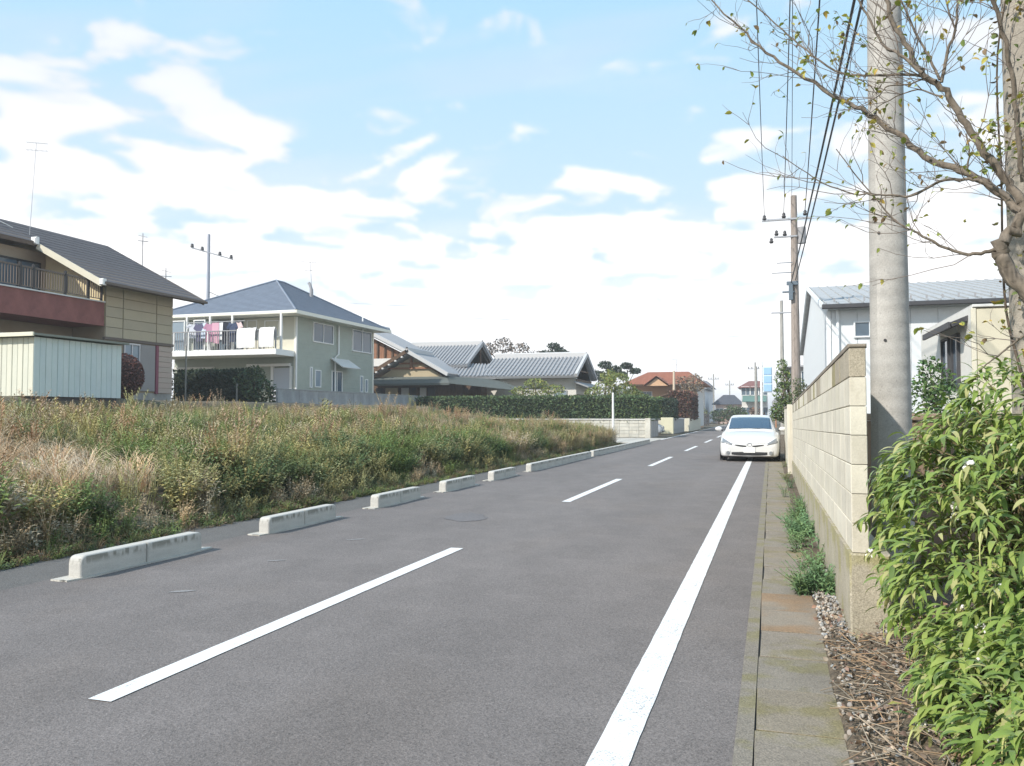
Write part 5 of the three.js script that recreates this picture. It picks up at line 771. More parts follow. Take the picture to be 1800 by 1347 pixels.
crownTree('garden_tree', 'bright yellow-green tree at the right end of the traditional house', 'tree', [-10.6, 0, 56], 2.6, 0.1, [[-10.9, 3.1, 56, 0.8], [-10.0, 3.7, 56, 0.85], [-9.5, 3.0, 56.5, 0.8], [-10.7, 4.1, 57, 0.6], [-9.0, 2.8, 57, 0.6], [-11.6, 2.9, 55.5, 0.55]], YG, 2600, 0.15);
crownTree('garden_tree', 'round green tree in front of the peach house', 'tree', [-12.0, 0, 70], 2.4, 0.1, [[-12.2, 3.0, 70, 1.0], [-11.2, 2.9, 70.5, 0.9], [-10.6, 2.6, 70, 0.8]], [[0.1, 0.15, 0.05], [0.13, 0.16, 0.06]], 1800, 0.18);
crownTree('shrub', 'reddish brown shrub left of the peach house wall', 'shrub', [-11.0, 0, 66], 1.6, 0.08, [[-11.0, 2.5, 66, 0.6], [-10.4, 2.3, 66, 0.5]], RB, 800, 0.16);
crownTree('hill_tree', 'pale bare-looking tree crown behind the middle ridge of the traditional house', 'tree', [-27, 0, 82], 7.4, 0.2, [[-28.5, 8.2, 82, 1.0], [-26.6, 8.6, 82, 1.1], [-24.8, 8.0, 82, 1.1], [-23.0, 7.2, 82, 1.0], [-30.5, 7.9, 82, 0.8]], [[0.2, 0.17, 0.15], [0.16, 0.14, 0.12]], 1500, 0.25);
crownTree('pollard_tree', 'gnarled brown pollarded tree behind the russet hedge', 'tree', [-7.7, 0, 83], 4.4, 0.3, [[-7.2, 4.8, 83, 0.8], [-6.9, 4.1, 82, 0.7], [-8.2, 4.6, 82, 0.7], [-7.6, 3.9, 81, 0.8]], [[0.2, 0.15, 0.11], [0.26, 0.2, 0.13], [0.15, 0.11, 0.08]], 900, 0.22);
crownTree('conifer_tree', 'narrow green conifer at the right of the road beside the brown utility pole', 'conifer', [0.62, 0, 37], 3.2, 0.1, [[0.6, 1.6, 37, 0.55, 1], [0.62, 2.3, 37, 0.5, 1], [0.55, 2.95, 37, 0.38, 1.1], [0.5, 3.5, 37, 0.22, 1.3], [0.3, 1.5, 36.8, 0.35, 1]], [[0.1, 0.15, 0.045], [0.07, 0.11, 0.04], [0.13, 0.18, 0.05]], 1900, 0.12);
crownTree('shrub', 'olive shrub right of the conifer at the foot of the brown utility pole', 'shrub', [1.0, 0, 34], 1.4, 0.06, [[0.95, 2.0, 34, 0.32, 1], [1.2, 2.3, 34.2, 0.3, 1], [1.05, 2.6, 34, 0.22, 1.1]], [[0.12, 0.14, 0.07], [0.09, 0.12, 0.05]], 800, 0.09);
crownTree('shrub', 'green bushy shrub between the concrete pole and small cream house', 'shrub', [2.6, 0, 15], 1.5, 0.05, [[2.35, 1.6, 15, 0.35, 1.1], [2.55, 1.95, 15, 0.3, 1.1], [2.75, 1.6, 15, 0.35, 1.1], [2.5, 2.15, 15, 0.18, 1.3]], [[0.06, 0.12, 0.035], [0.09, 0.16, 0.045]], 1600, 0.07);
for (const [x, d, y, r, c, l] of [[-7.0, 120, 1.2, 1.1, DG, 'dark green shrub at the far left end of the road near the dark fence'], [-5.3, 128, 1.8, 1.3, DG, 'round green shrub in front of the far grey-roofed house'], [-6.4, 132, 1.3, 1.0, RB, 'reddish shrub before the far grey-roofed house'], [-3.8, 108, 1.6, 0.9, DG, 'green shrub left of the far white house with red roof'], [-1.6, 106, 1.5, 0.9, RB, 'brownish shrub before the far white house with red roof'], [-9.2, 112, 2.0, 1.0, [[0.25, 0.28, 0.14], [0.2, 0.23, 0.12]], 'pale yellow-green shrub past the russet hedge on the far left']])
  crownTree('shrub', l, 'shrub', [x, 0, d], y, 0.08, [[x, y, d, r], [x + r * 0.6, y * 0.7, d, r * 0.7], [x - r * 0.5, y * 1.2, d, r * 0.6]], c, 500, 0.3);

// ---- the weedy field: leafy weeds, dry stalks and grass; nobody could count them
function bladeGeo(n, h, spread, w, seed, lean = 0.6) { const r = rng(seed), g = []; for (let i = 0; i < n; i++) { const a = r() * 6.283, L = h * (0.6 + 0.4 * r()), sp = spread * (0.3 + 0.7 * r()), px = r() * 0.05, pts = []; const S = 4, pos = [], idx = []; for (let k = 0; k <= S; k++) { const t = k / S, ww = w * (1 - t * 0.92), rad = px + sp * Math.pow(t, 1.7), y = L * (t - lean * 0.45 * t * t * t); const cx = Math.cos(a) * rad, cz = Math.sin(a) * rad; pos.push(cx - Math.sin(a) * ww, y, cz + Math.cos(a) * ww, cx + Math.sin(a) * ww, y, cz - Math.cos(a) * ww); if (k < S) { const q = k * 2; idx.push(q, q + 1, q + 2, q + 1, q + 3, q + 2); } } const b = new THREE.BufferGeometry(); b.setAttribute('position', new THREE.Float32BufferAttribute(pos, 3)); b.setIndex(idx); b.computeVertexNormals(); g.push(prep(b)); } return mergeGeometries(g); }
function weedGeo(stems, h, nl, ll, lw, seed, plume = 0) {
  const r = rng(seed), g = [];
  for (let s = 0; s < stems; s++) {
    const a = r() * 6.283, L = h * (0.65 + 0.35 * r()), lx = Math.cos(a) * (stems > 10 ? 0.42 : 0.22) * r(), lz = Math.sin(a) * (stems > 10 ? 0.42 : 0.22) * r(), ox = (r() - .5) * 0.12, oz = (r() - .5) * 0.12, P = t => new THREE.Vector3(ox + lx * t * t, L * t, oz + lz * t * t);
    g.push(prep(tube([P(0), P(.5), P(1)], 0.004, 0.002, 3)));
    for (let i = 0; i < nl; i++) { const t = 0.15 + 0.85 * (i + r() * .6) / nl, b = i * 2.4 + r() * 3, q = leafGeo(ll * (1.15 - 0.55 * t), lw * (1.15 - 0.5 * t), 0.9, 0.2, 2); q.applyQuaternion(aim(new THREE.Vector3(Math.cos(b), 0.35 + 0.3 * r(), Math.sin(b)).normalize(), 0)).translate(...P(Math.min(1, t)).toArray()); g.push(prep(q)); }
    for (let i = 0; i < plume; i++) { const t = 0.8 + 0.22 * i / plume, b = i * 2.1, q = leafGeo(0.085 * (1.3 - (t - .8) * 3), 0.008, 0.8, 0.3, 2); q.applyQuaternion(aim(new THREE.Vector3(Math.cos(b), 1.1, Math.sin(b)).normalize(), 0)).translate(...P(t).toArray()); g.push(prep(q)); }
  }
  return mergeGeometries(g);
}
const strawAt = [[-9.2, 9.4], [-10.7, 9.7]]; const strawy = (x, d) => strawAt.some(([a, b]) => { const L = Math.hypot(a, b), ex = -a / L, ed = -b / L, t = (x - a) * ex + (d - b) * ed, w = Math.abs((x - a) * ed - (d - b) * ex); return t > -1 && t < 2.1 && w < 1.05; });
const fieldNoise = (x, d, s) => fbm3(x * 0.45 + s * 7.1, s, d * 0.3 - s * 3.3, 3);
{
  const g = new THREE.Group(); g.name = 'weeds'; g.position.set(-12, 0, -24); g.origin = g.position.clone(); scene.add(g); g.userData.kind = 'stuff'; tag(g, 'overgrown weeds and dry stalks covering the vacant field on the left', 'weeds');
  const kinds = { mound: [weedGeo(16, 0.62, 9, 0.1, 0.03, 41), weedGeo(15, 0.55, 10, 0.085, 0.026, 42), weedGeo(14, 0.5, 8, 0.11, 0.024, 43)], leafy: [weedGeo(6, 0.5, 9, 0.075, 0.018, 1), weedGeo(5, 0.46, 8, 0.095, 0.022, 2), weedGeo(6, 0.38, 7, 0.07, 0.021, 3)], stalk: [weedGeo(6, 0.7, 10, 0.055, 0.008, 4, 8), weedGeo(6, 0.62, 9, 0.06, 0.009, 5, 9), weedGeo(5, 0.76, 11, 0.05, 0.008, 6, 9)], grass: [bladeGeo(18, 0.5, 0.36, 0.004, 7, .9), bladeGeo(20, 0.42, 0.4, 0.0045, 8, 1.0), bladeGeo(16, 0.6, 0.42, 0.004, 9, 1.2)], low: [weedGeo(6, 0.22, 5, 0.08, 0.024, 10), weedGeo(7, 0.17, 5, 0.07, 0.028, 11)] };
  const bag = {}; for (const k in kinds) bag[k] = kinds[k].map(() => [[], []]);
  const put = (k, x, d, s0, c) => { if (d > 40.3 - .25 * smooth(-8, -7, x) * 4 && x > -18.5) return; const s = s0 * (1 + 0.9 * fieldNoise(x * 2.2, d * 2.6, 5)); const b = bag[k][Math.floor(rand() * kinds[k].length)]; b[0].push(mtx(V(x, groundY(x, d) - 0.03, d), new THREE.Quaternion().setFromEuler(new THREE.Euler(rr(-.14, .14), rr(0, 6.28), rr(-.14, .14))), new THREE.Vector3(s * rr(.85, 1.15), s * rr(.8, 1.2), s * rr(.85, 1.15)))); b[1].push(tint(c, 0.22)); };
  const GREEN = [0.185, 0.25, 0.065], OLIVE = [0.35, 0.325, 0.135], BROWN = [0.43, 0.34, 0.215], STRAW = [0.6, 0.51, 0.34], DARK = [0.12, 0.17, 0.058], RUST = [0.4, 0.27, 0.17];
  const pick = (x, d) => { const a = fieldNoise(x, d, 1), b = fieldNoise(x, d, 2), back = smooth(-8.5, -12, x); return { a, b, back }; };
  for (let i = 0; i < 26000; i++) {
    const d = 2 + 44.2 * Math.pow(rand(), 1.12), x = -7.05 - 12.8 * Math.pow(rand(), 1.35) - 0.25 * fbm3(d, 1, 2, 2); if (d < 2.5 && x > -9) continue; if (strawy(x, d) && rand() < .9) continue;
    const { a, b, back } = pick(x, d), edge = smooth(-7.0, -8.6, x); const u = rand();
    const far = smooth(14, 34, d);
    if (edge < 0.5) put(u < .45 ? 'low' : u < .68 ? 'grass' : 'leafy', x, d, rr(.6, 1.05), u < .3 ? DARK : a > .06 ? BROWN : u > .68 ? (b > 0 ? GREEN : OLIVE) : [0.17, 0.145, 0.07]);
    else if (back < 0.5) put(u < .5 ? 'leafy' : u < .75 ? 'grass' : 'stalk', x, d, rr(.75, 1.1), a + rr(-.15, .15) > 0.07 ? (b > 0 ? BROWN : OLIVE) : b > 0.02 ? GREEN : u < .4 ? DARK : OLIVE);
    else { const w = a + rr(-.2, .2); put(u < .5 ? 'stalk' : u < .8 ? 'leafy' : 'grass', x, d, rr(.7, 1.0), w > 0.12 ? BROWN : w > -0.02 ? lerpC(OLIVE, BROWN, far * .7 + .15) : w > -0.16 ? OLIVE : u < .2 ? STRAW : GREEN); }
  }
  function lerpC(p, q, t) { return p.map((v, i) => lerp(v, q[i], t)); }
  for (let i = 0; i < 5200; i++) { const d = 3 + 42 * Math.pow(rand(), 1.2), x = -7.45 - 8.5 * Math.pow(rand(), 1.7), { a, b } = pick(x, d); if (strawy(x, d) || fieldNoise(x * 1.6, d * 2, 7) < -0.07 - .1 * smooth(-9.5, -7.5, x)) continue; put('mound', x, d, rr(.75, 1.3), a > 0.12 ? (rand() < .6 ? BROWN : OLIVE) : b > -0.06 ? (rand() < .5 ? GREEN : [0.1, 0.165, 0.042]) : rand() < .4 ? OLIVE : DARK); }
  for (let i = 0; i < 4200; i++) { const d = 2 + 45 * Math.pow(rand(), 1.2), x = -6.75 - 1.1 * Math.abs(rr(-1, 1)) * rand(); put(rand() < .6 ? 'low' : 'grass', x, d, rr(.3, .7), [[0.16, 0.13, 0.06], DARK, GREEN, [0.24, 0.17, 0.1]][Math.floor(rand() * 4)]); }
  for (let i = 0; i < 1500; i++) { const d = rr(28, 40.3), x = -7.0 - 3.2 * rand(); put('stalk', x, d, rr(.85, 1.15), lerpC(OLIVE, rand() < .3 ? RUST : BROWN, rand())); }
  for (let i = 0; i < 1100; i++) { const d = 4 + 40 * rand(), x = -8.3 - 10 * rand(); if (fieldNoise(x, d, 9) > 0.03) put('stalk', x, d, rr(1.15, 1.6), rand() < .45 ? RUST : rand() < .6 ? BROWN : OLIVE); }
  for (const k in kinds) kinds[k].forEach((geo, i) => bag[k][i][0].length && instanced({ mound: 'weed_mounds', leafy: 'leafy_weeds', stalk: 'dry_stalks', grass: 'grass', low: 'ground_weeds' }[k], geo, leafSolid, bag[k][i][0], bag[k][i][1], g));
}
{ // straw clumps
  const bl = [bladeGeo(30, 1.15, 0.8, 0.005, 21, 1.3), bladeGeo(34, 1.0, 0.9, 0.005, 22, 1.45)];
  [[-9.2, 9.4, 'large clump of dry straw-coloured grass drooping towards the road, field front left', 60, 1.0], [-10.7, 9.7, 'dry straw-coloured grass clump at the left edge of the field, behind the large one', 60, 1.05], [-11.4, 12.6, 'yellow-green tall grass clump behind the straw clumps', 46, 1.0]].forEach(([x, d, l, n, s], i) => {
    const g = thing('dry_grass_clump', l, 'grass clump', [x, groundY(x, d), d]), ms = [[], []], cs = [[], []];
    for (let k = 0; k < n; k++) { const a = rr(0, 6.28), q = Math.sqrt(rand()) * 1.0, px = x + Math.cos(a) * q * 0.8, pd = d + Math.sin(a) * q, j = k % 2; ms[j].push(mtx(V(px, groundY(px, pd) - 0.02, pd), new THREE.Quaternion().setFromEuler(new THREE.Euler(rr(-.2, .2), rr(0, 6.28), rr(-.2, .2))), s * rr(.7, 1.1))); cs[j].push(i === 2 ? tint([0.26, 0.27, 0.09], .25) : tint(rand() < .75 ? [0.72, 0.58, 0.4] : [0.48, 0.36, 0.25], .25)); }
    bl.forEach((b, j) => instanced('blades', b, leafSolid, ms[j], cs[j], g));
  });
  // plants at the foot of the block wall
  const r = new THREE.Group(); r.name = 'roadside_weeds'; r.position.set(0.4, 0, -9); r.origin = r.position.clone(); scene.add(r); r.userData.kind = 'stuff'; tag(r, 'low green weeds growing along the foot of the block wall', 'weeds');
  const lo = [weedGeo(6, 0.2, 6, 0.075, 0.016, 31), weedGeo(7, 0.26, 7, 0.07, 0.014, 32)], ms = [[], []], cs = [[], []];
  for (let k = 0; k < 260; k++) { const t = rand(), d = t < .38 ? 6.6 + 1.6 * rand() : t < .4 ? rr(8.2, 9) : t < .85 ? 8.8 + 4.4 * rand() : rr(13, 28), j = k % 2, n = smooth(0, .1, fbm3(d * 1.5, 3, 1, 2)); if (rand() > n + .08) continue; const x = 0.45 - Math.pow(rand(), 1.6) * 0.24; ms[j].push(mtx(V(x, 0.0, d), new THREE.Quaternion().setFromEuler(new THREE.Euler(rr(-.3, .3), rr(0, 6.28), rr(-.1, .4))), rr(.6, 1.2))); cs[j].push(tint(d > 18 ? [0.14, 0.16, 0.05] : [0.14, 0.24, 0.1], .25)); }
  lo.forEach((b, j) => instanced('leaves', b, leafSolid, ms[j], cs[j], r));
  // leaf litter and pebbles on the verge
  const li = new THREE.Group(); li.name = 'leaf_litter'; li.position.set(0.6, 0, -4.5); li.origin = li.position.clone(); scene.add(li); li.userData.kind = 'stuff'; tag(li, 'brown fallen leaves, twigs and pebbles on the soil below the bush', 'litter');
  const lms = [], lcs = [], pms = [], pcs = [], tms = [], tcs = [];
  for (let k = 0; k < 3600; k++) { const d = rr(2.2, 6.4), x = 0.28 + Math.pow(rand(), .8) * 1.2; lms.push(mtx(V(x, 0.035 + rr(0, .05) + (x > .6 ? .06 : 0), d), aim(new THREE.Vector3(rr(-1, 1), rr(-.3, .5), rr(-1, 1)).normalize(), rr(0, 6)), rr(.014, .042))); lcs.push(tint([[0.22, 0.165, 0.12], [0.3, 0.235, 0.17], [0.38, 0.32, 0.25], [0.15, 0.115, 0.09], [0.24, 0.15, 0.11]][Math.floor(rand() * 5)], .25)); }
  for (let k = 0; k < 1500; k++) { const d = rr(2.2, 8), x = 0.29 + rand() * (d > 5.6 ? .2 : .7); pms.push(mtx(V(x, 0.028 + (x > .6 ? .06 : 0), d), randQ(), new THREE.Vector3(rr(.005, .016), rr(.004, .011), rr(.005, .016)))); pcs.push(tint([[0.33, 0.31, 0.28], [0.24, 0.23, 0.22], [0.42, 0.38, 0.33]][k % 3], .25)); }
  for (let k = 0; k < 1100; k++) { const d = rr(2.2, 5.6), x = 0.3 + Math.pow(rand(), .8) * 1.0; tms.push(mtx(V(x, 0.05 + rr(0, .06) + (x > .6 ? .06 : 0), d), aim(new THREE.Vector3(rr(-1, 1), rr(-.15, .3), rr(-1, 1)).normalize(), 0), new THREE.Vector3(1, 1, rr(.5, 1.4)))); tcs.push(tint([0.3, 0.23, 0.16], .4)); }
  instanced('fallen_leaves', leafGeo(1, 0.36, 1.3, 0.3, 3), leafSolid, lms, lcs, li); instanced('pebbles', new THREE.IcosahedronGeometry(1, 1), new THREE.MeshStandardMaterial({ roughness: .9 }), pms, pcs, li); instanced('twigs', new THREE.CylinderGeometry(.0022, .0028, .16, 5).rotateX(Math.PI / 2), new THREE.MeshStandardMaterial({ roughness: .9 }), tms, tcs, li);
}
// ---- the bush at the right
{
  const g = thing('bush', 'large green bush with long drooping leaves and white flowers beside the gutter', 'bush', [1.35, 0, 4.7]);
  const lob = [[1.2, 0.72, 4.5, 0.66, 0.6], [1.1, 1.0, 4.85, 0.56, 0.5], [1.6, 0.95, 4.35, 0.78, 0.72], [1.2, 0.42, 4.25, 0.52, 0.4], [2.0, 1.05, 4.7, 0.8, 0.62], [1.5, 1.2, 4.9, 0.52, 0.42], [0.98, 0.55, 4.8, 0.46, 0.45], [1.5, 0.45, 4.0, 0.62, 0.42], [1.3, 1.36, 5.0, 0.5, 0.36], [1.75, 1.36, 4.75, 0.65, 0.4], [1.3, 0.36, 3.8, 0.5, 0.34], [1.75, 0.5, 3.6, 0.6, 0.45], [1.95, 0.75, 4.0, 0.7, 0.6], [0.98, 0.85, 5.15, 0.38, 0.4], [0.92, 1.05, 5.2, 0.32, 0.26], [1.05, 0.3, 4.25, 0.42, 0.28], [1.15, 0.24, 3.6, 0.42, 0.24], [0.98, 0.22, 3.5, 0.36, 0.22], [0.95, 0.24, 3.95, 0.36, 0.24]];
  const lg = [leafGeo(0.12, 0.0145, 1.0, 0.3, 5), leafGeo(0.1, 0.0155, 1.35, 0.2, 5), leafGeo(0.13, 0.0155, 1.7, 0.35, 5)], lm = [[0.22, 0.32, 0.05], [0.16, 0.26, 0.042], [0.3, 0.38, 0.075], [0.43, 0.43, 0.17], [0.12, 0.195, 0.038]].map(c => leafMat(c, 0.35));
  const stems = [], leaves = [], spikes = [], flowers = [], base = V(1.45, 0.05, 4.8);
  for (let s = 0; s < 420; s++) {
    const L = lob[s % lob.length], th = rr(0, 6.283), cy = rr(-0.55, 1), sr = Math.sqrt(1 - cy * cy), end = V(L[0] + Math.cos(th) * sr * L[3] * rr(.55, 1.06), Math.max(0.12, L[1] + cy * L[4] * rr(.8, 1.05)), L[2] + Math.sin(th) * sr * L[3] * rr(.55, 1.06));
    const st = base.clone().add(new THREE.Vector3(rr(-.3, .5), 0, rr(-.4, .4))), out = new THREE.Vector3(end.x - st.x, 0, end.z - st.z), mid = st.clone().lerp(end, 0.5); mid.y += 0.16 + 0.12 * rand(); const tip = end.clone().addScaledVector(out.normalize(), 0.1); tip.y -= 0.07;
    const c = new THREE.CatmullRomCurve3([st, mid, end, tip]); stems.push(tube(c.getPoints(9), 0.0055, 0.0016, 5));
    const n = 24; for (let i = 0; i < n; i++) { const t = 0.38 + 0.62 * i / n, p = c.getPoint(t), tg = c.getTangent(t), a = i * 2.4 + rr(-.4, .4), side = new THREE.Vector3(Math.cos(a), 0.25 + .4 * rand(), Math.sin(a)); leaves.push([p, side.addScaledVector(tg, 0.9).normalize(), rr(.75, 1.15) * (1.1 - .3 * t), t]); }
    if (rand() < .5) spikes.push([tip, c.getTangent(1)]); if (rand() < .45) flowers.push(c.getPoint(rr(.85, 1)));
  }
  // the outer coat of drooping leaves
  const inside = (p, skip) => lob.some((l, i) => i !== skip && Math.pow((p.x - l[0]) / l[3], 2) + Math.pow((p.y - l[1]) / l[4], 2) + Math.pow((-p.z - l[2]) / l[3], 2) < 0.62);
  for (let i = 0; i < 27000; i++) {
    const k = i % lob.length, L = lob[k], v = new THREE.Vector3(rr(-1, 1), rr(-.8, 1), rr(-1, 1)); if (v.length() > 1 || v.length() < .1) continue; v.normalize();
    const q = rr(.74, 1.02) * (1 + .22 * fbm3(v.x * 3 + k, v.y * 3, v.z * 3, 2)), p = V(L[0] + v.x * L[3] * q, L[1] + v.y * L[4] * q, L[2] - v.z * L[3] * q); if (p.y < .07 || inside(p, k)) continue;
    leaves.push([p, new THREE.Vector3(v.x * .8 + rr(-.7, .7), v.y * .4 + rr(-.35, .35), v.z * .8 + rr(-.7, .7)).normalize(), rr(.55, 1.08), rand() < .2 ? .9 : .6]);
  }
  part('stem', stems, mat([0.16, 0.13, 0.06], .9), g, { kind: 'stuff' });
  leaves.sort((a, b) => a[0].distanceTo(camera.position) - b[0].distanceTo(camera.position));
  const ms = lm.map(() => lg.map(() => [])); let single = 0;
  leaves.forEach(([p, dir, s, t]) => {
    const q = aim(dir, rr(-.5, .5)), mi = t > .85 && rand() < .45 ? 3 : rand() < .3 ? 2 : rand() < .3 ? 1 : rand() < .2 ? 4 : 0, gi = Math.floor(rand() * 3);
    if (single < 280 && p.x < 1.5) { single++; const m = new THREE.Mesh(lg[gi], lm[mi]); m.name = 'leaf'; m.position.copy(p).sub(g.position); m.quaternion.copy(q); m.scale.setScalar(s); m.castShadow = m.receiveShadow = true; g.add(m); } else ms[mi][gi].push(mtx(p, q, s));
  });
  ms.forEach((row, a) => row.forEach((list, b) => list.length && instanced('leaves', lg[b], lm[a], list, null, g)));
  const sp = mat([0.42, 0.43, 0.17], .85), fm = mat([0.85, 0.82, 0.8], .8), redM = leafMat([0.35, 0.06, 0.04], .3);
  spikes.slice(0, 90).forEach(([p, t]) => { const d = new THREE.Vector3(t.x, 0, t.z).normalize(), L = rr(.09, .16), pts = []; for (let i = 0; i <= 6; i++) { const u = i / 6; pts.push(p.clone().addScaledVector(d, L * Math.sin(u * 1.9) * .6).add(new THREE.Vector3(0, L * .55 * (u < .35 ? u : .7 - u) - L * .6 * u * u, 0))); } part('flower_spike', tube(pts, u => 0.0045 * (1 - .6 * u) * (1 + .25 * Math.sin(u * 40)), 0, 6), sp, g); });
  flowers.slice(0, 80).forEach(p => { const l = []; for (let i = 0; i < 9; i++) l.push(new THREE.IcosahedronGeometry(rr(.006, .012), 0).translate(p.x + rr(-.022, .022), p.y + rr(-.016, .02), p.z + rr(-.022, .022))); part('flower', l, fm, g); });
  for (let i = 0; i < 14; i++) { const [p, d, s] = leaves[Math.floor(rand() * leaves.length * .5)]; place('red_leaf', lg[0], redM, g, [p.x, p.y + .02, -p.z], null).quaternion.copy(aim(d.clone().negate(), 0)); }
  // undergrowth at the foot of the bush
  const u = thing('bellflower', 'small yellow-leaved plant among the litter below the bush', 'plant', [0.62, 0.03, 3.95]); const yl = leafMat([0.38, 0.36, 0.06], .35), gl = leafMat([0.13, 0.22, 0.04], .35), o = V(0.62, 0.05, 3.95);
  for (let i = 0; i < 12; i++) { const a = i * 2.4, p = o.clone().add(new THREE.Vector3(Math.cos(a) * .03 * (1 + i * .3), .03 + .012 * i, Math.sin(a) * .03 * (1 + i * .3))); const m = place('leaf', LG.diamond, i % 2 ? yl : gl, u, [p.x, p.y, -p.z], null); m.quaternion.copy(aim(new THREE.Vector3(Math.cos(a), .3, Math.sin(a)).normalize(), 0)); m.scale.setScalar(rr(.045, .075)); } part('stem', tube([V(.62, 0, 3.95), V(.625, .1, 3.95), V(.63, .17, 3.96)], .003, .0015, 5), M.bark, u);
}
// ---- the almost bare tree at the right
{
  const g = thing('bare_tree', 'almost bare tree with lichen-grey limbs and sparse yellow leaves, right edge', 'tree', [2.35, 0, 3.3]);
  const px = (list, z0, z1) => list.map(([u, v], i) => at(u, v, lerp(z0, z1, i / (list.length - 1))));
  const curve = (pts, k = 4) => new THREE.CatmullRomCurve3(pts, false, 'centripetal').getPoints(pts.length * k);
  const bark = mat([0.25, 0.215, 0.185], .95, { map: T.bark, bumpMap: T.barkBump, bumpScale: .008 }), twigM = mat([0.2, 0.165, 0.14], .9);
  const limbs = [];
  const limb = (pts, r0, r1, name = 'limb') => { const c = curve(pts).map((p, i, a) => i === 0 || i === a.length - 1 ? p : p.clone().add(new THREE.Vector3(rr(-1, 1), rr(-1, 1), rr(-1, 1)).multiplyScalar(r0 * .35))); part(name, tube(c, r0 * (name === 'trunk' ? 1 : .82), r1 * .85, 9), bark, g); limbs.push([c, r0, r1]); return c; };
  limb([V(2.35, -.1, 3.3), V(2.3, .8, 3.35), at(1870, 610, 4.1), at(1815, 530, 4.15), at(1768, 462, 4.2), at(1760, 432, 4.2), at(1786, 402, 4.2), at(1796, 350, 4.2)], .058, .026, 'trunk');
  limb(px([[1796, 372], [1760, 340], [1708, 308], [1640, 282], [1580, 236], [1525, 201], [1475, 172], [1402, 128], [1345, 92], [1292, 42], [1240, -12]], 4.2, 5.4), .028, .0045);
  limb(px([[1796, 355], [1770, 318], [1730, 268], [1697, 214], [1664, 160], [1622, 128], [1592, 76], [1562, 15], [1550, -30]], 4.2, 4.5), .027, .012);
  limb(px([[1622, 128], [1582, 96], [1556, 82], [1530, 36], [1498, -20]], 4.3, 4.6), .011, .006);
  limb(px([[1655, 145], [1667, 88], [1681, 48], [1683, -20]], 4.35, 4.3), .011, .006);
  limb(px([[1681, 55], [1668, 20], [1661, -20]], 4.3, 4.3), .006, .004);
  limb(px([[1652, 140], [1630, 95], [1610, 58], [1576, -15]], 4.35, 4.5), .009, .005);
  limb(px([[1646, 142], [1612, 132], [1540, 132], [1482, 130], [1422, 92], [1372, 48], [1305, -8]], 4.35, 5), .01, .004);
  limb(px([[1799, 320], [1790, 250], [1783, 160], [1768, 75], [1742, -15]], 4.15, 4.0), .017, .011);
  limb(px([[1775, 350], [1722, 318], [1688, 316], [1650, 320], [1602, 345], [1552, 342], [1500, 340], [1440, 318], [1376, 274]], 4.15, 4.6), .012, .0025);
  limb(px([[1758, 436], [1720, 446], [1692, 446], [1655, 432], [1612, 408], [1588, 398], [1540, 352], [1470, 262]], 4.2, 4.5), .013, .003);
  limb(px([[1700, 300], [1704, 270], [1698, 235]], 4.25, 4.2), .006, .004);
  limb(px([[1630, 135], [1600, 148], [1560, 152], [1546, 168], [1530, 178]], 4.35, 4.45), .006, .002);
  limb(px([[1655, 170], [1610, 158], [1560, 178], [1520, 205]], 4.3, 4.6), .006, .002);
  limb(px([[1800, 590], [1762, 620], [1720, 652]], 3.9, 4.0), .007, .003);
  const twigs = [], tips = [];
  function twig(p, dir, L, r, depth) {
    const pts = [p], d = dir.clone(); for (let i = 0; i < 5; i++) { d.add(new THREE.Vector3(rr(-.35, .35), rr(-.2, .35), rr(-.35, .35))).normalize(); pts.push(pts[i].clone().addScaledVector(d, L / 5)); }
    twigs.push(tube(pts, r, r * .45, 4)); tips.push([pts[5], d.clone()]); if (rand() < .5) tips.push([pts[3], d.clone()]);
    if (depth > 0) for (let k = 0; k < 2; k++) { const i = 1 + Math.floor(rand() * 4), b = d.clone().add(new THREE.Vector3(rr(-1, 1), rr(-.5, .8), rr(-1, 1))).normalize(); twig(pts[i], b, L * rr(.4, .7), r * .65, depth - 1); }
  }
  for (const [c, r0] of limbs.slice(1)) { let len = 0; for (let i = 1; i < c.length; i++) len += c[i].distanceTo(c[i - 1]); const n = Math.round(len * 17); for (let k = 0; k < n; k++) { const i = 1 + Math.floor(rand() * (c.length - 2)), tg = c[i + 1 < c.length ? i + 1 : i].clone().sub(c[i - 1]).normalize(); const dir = tg.clone().multiplyScalar(.8).add(new THREE.Vector3(rr(-1, 1), rr(-.7, .9), rr(-1, 1)).multiplyScalar(.8)).normalize(); twig(c[i], dir, rr(.15, .55), .0024, 1); } }
  part('twigs', twigs, twigM, g, { kind: 'stuff' });
  const lg = [leafGeo(0.05, 0.016, .9, .3, 3), leafGeo(0.042, 0.015, 1.5, .5, 3), leafGeo(0.055, 0.019, .4, .2, 3)], lc = [[0.26, 0.31, 0.05], [0.48, 0.42, 0.06], [0.18, 0.25, 0.045], [0.36, 0.36, 0.07], [0.5, 0.34, 0.06], [0.24, 0.16, 0.08]].map(c => leafMat(c, .4));
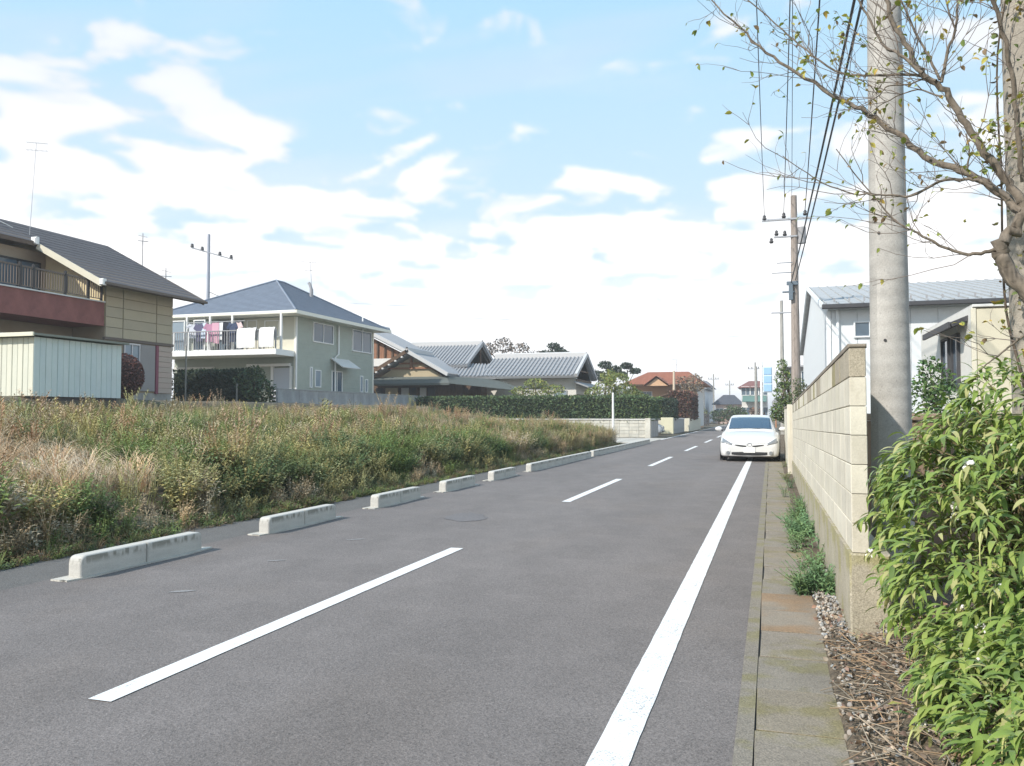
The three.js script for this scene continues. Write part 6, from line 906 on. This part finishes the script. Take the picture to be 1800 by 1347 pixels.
  const near = tips.filter(() => rand() < .55).concat(tips.filter(t => { const q = t[0].clone().sub(camera.position).applyQuaternion(camQ.clone().invert()); return q.x / -q.z * 1455 + 900 > 1700; }));
  let n = 0; const rest = [[], [], [], [], [], []];
  for (const [p, d] of near) for (let k = 0; k < (rand() < .35 ? 3 : 1); k++) { const q = aim(d.clone().add(new THREE.Vector3(rr(-1, 1), rr(-1.4, .3), rr(-1, 1))).normalize(), rr(-1, 1)), mi = Math.floor(Math.pow(rand(), 1.3) * 6), s = rr(.45, .95); if (n < 290) { n++; const m = new THREE.Mesh(lg[n % 3], lc[mi]); m.name = 'leaf'; m.position.copy(p).sub(g.position); m.quaternion.copy(q); m.scale.setScalar(s); m.castShadow = m.receiveShadow = true; g.add(m); } else rest[mi].push(mtx(p, q, s)); }
  rest.forEach((l, i) => l.length && instanced('leaves', lg[0], lc[i], l, null, g));
  // climbing leaves on the pole behind
  const v = thing('ivy', 'sparse climbing leaves on the pale concrete pole at the right edge', 'climber', [1.5, 0, 5.45]); const vm = [], vc = [], st = [];
  const sp = []; for (let i = 0; i <= 40; i++) { const y = i * .12, a = -1.2 + .5 * Math.sin(y * 1.7) + .2 * Math.sin(y * 5); sp.push(new THREE.Vector3(1.55 - y * .012 + Math.sin(a) * .175, y, -5.6 + Math.cos(a) * .175)); } st.push(tube(sp, .01, .004, 5)); part('stem', st, M.bark, v);
  for (let i = 0; i < 420; i++) { const y = rr(1.9, 4.8), a = rr(-1.4, 1.2), o = new THREE.Vector3(Math.sin(a), 0, Math.cos(a)); vm.push(mtx(new THREE.Vector3(1.55 - y * .012, y, -5.6).addScaledVector(o, .17 + rr(0, .06)), aim(o.add(new THREE.Vector3(rr(-.8, .8), rr(-1.2, .4), rr(-.8, .8))).normalize(), rr(0, 6)), rr(.5, 1.0))); vc.push(tint([[0.13, 0.17, 0.05], [0.2, 0.19, 0.06], [0.16, 0.11, 0.06]][i % 3], .3)); } instanced('leaves', lg[0], leafSolid, vm, vc, v);
}
renderer.render(scene, camera);
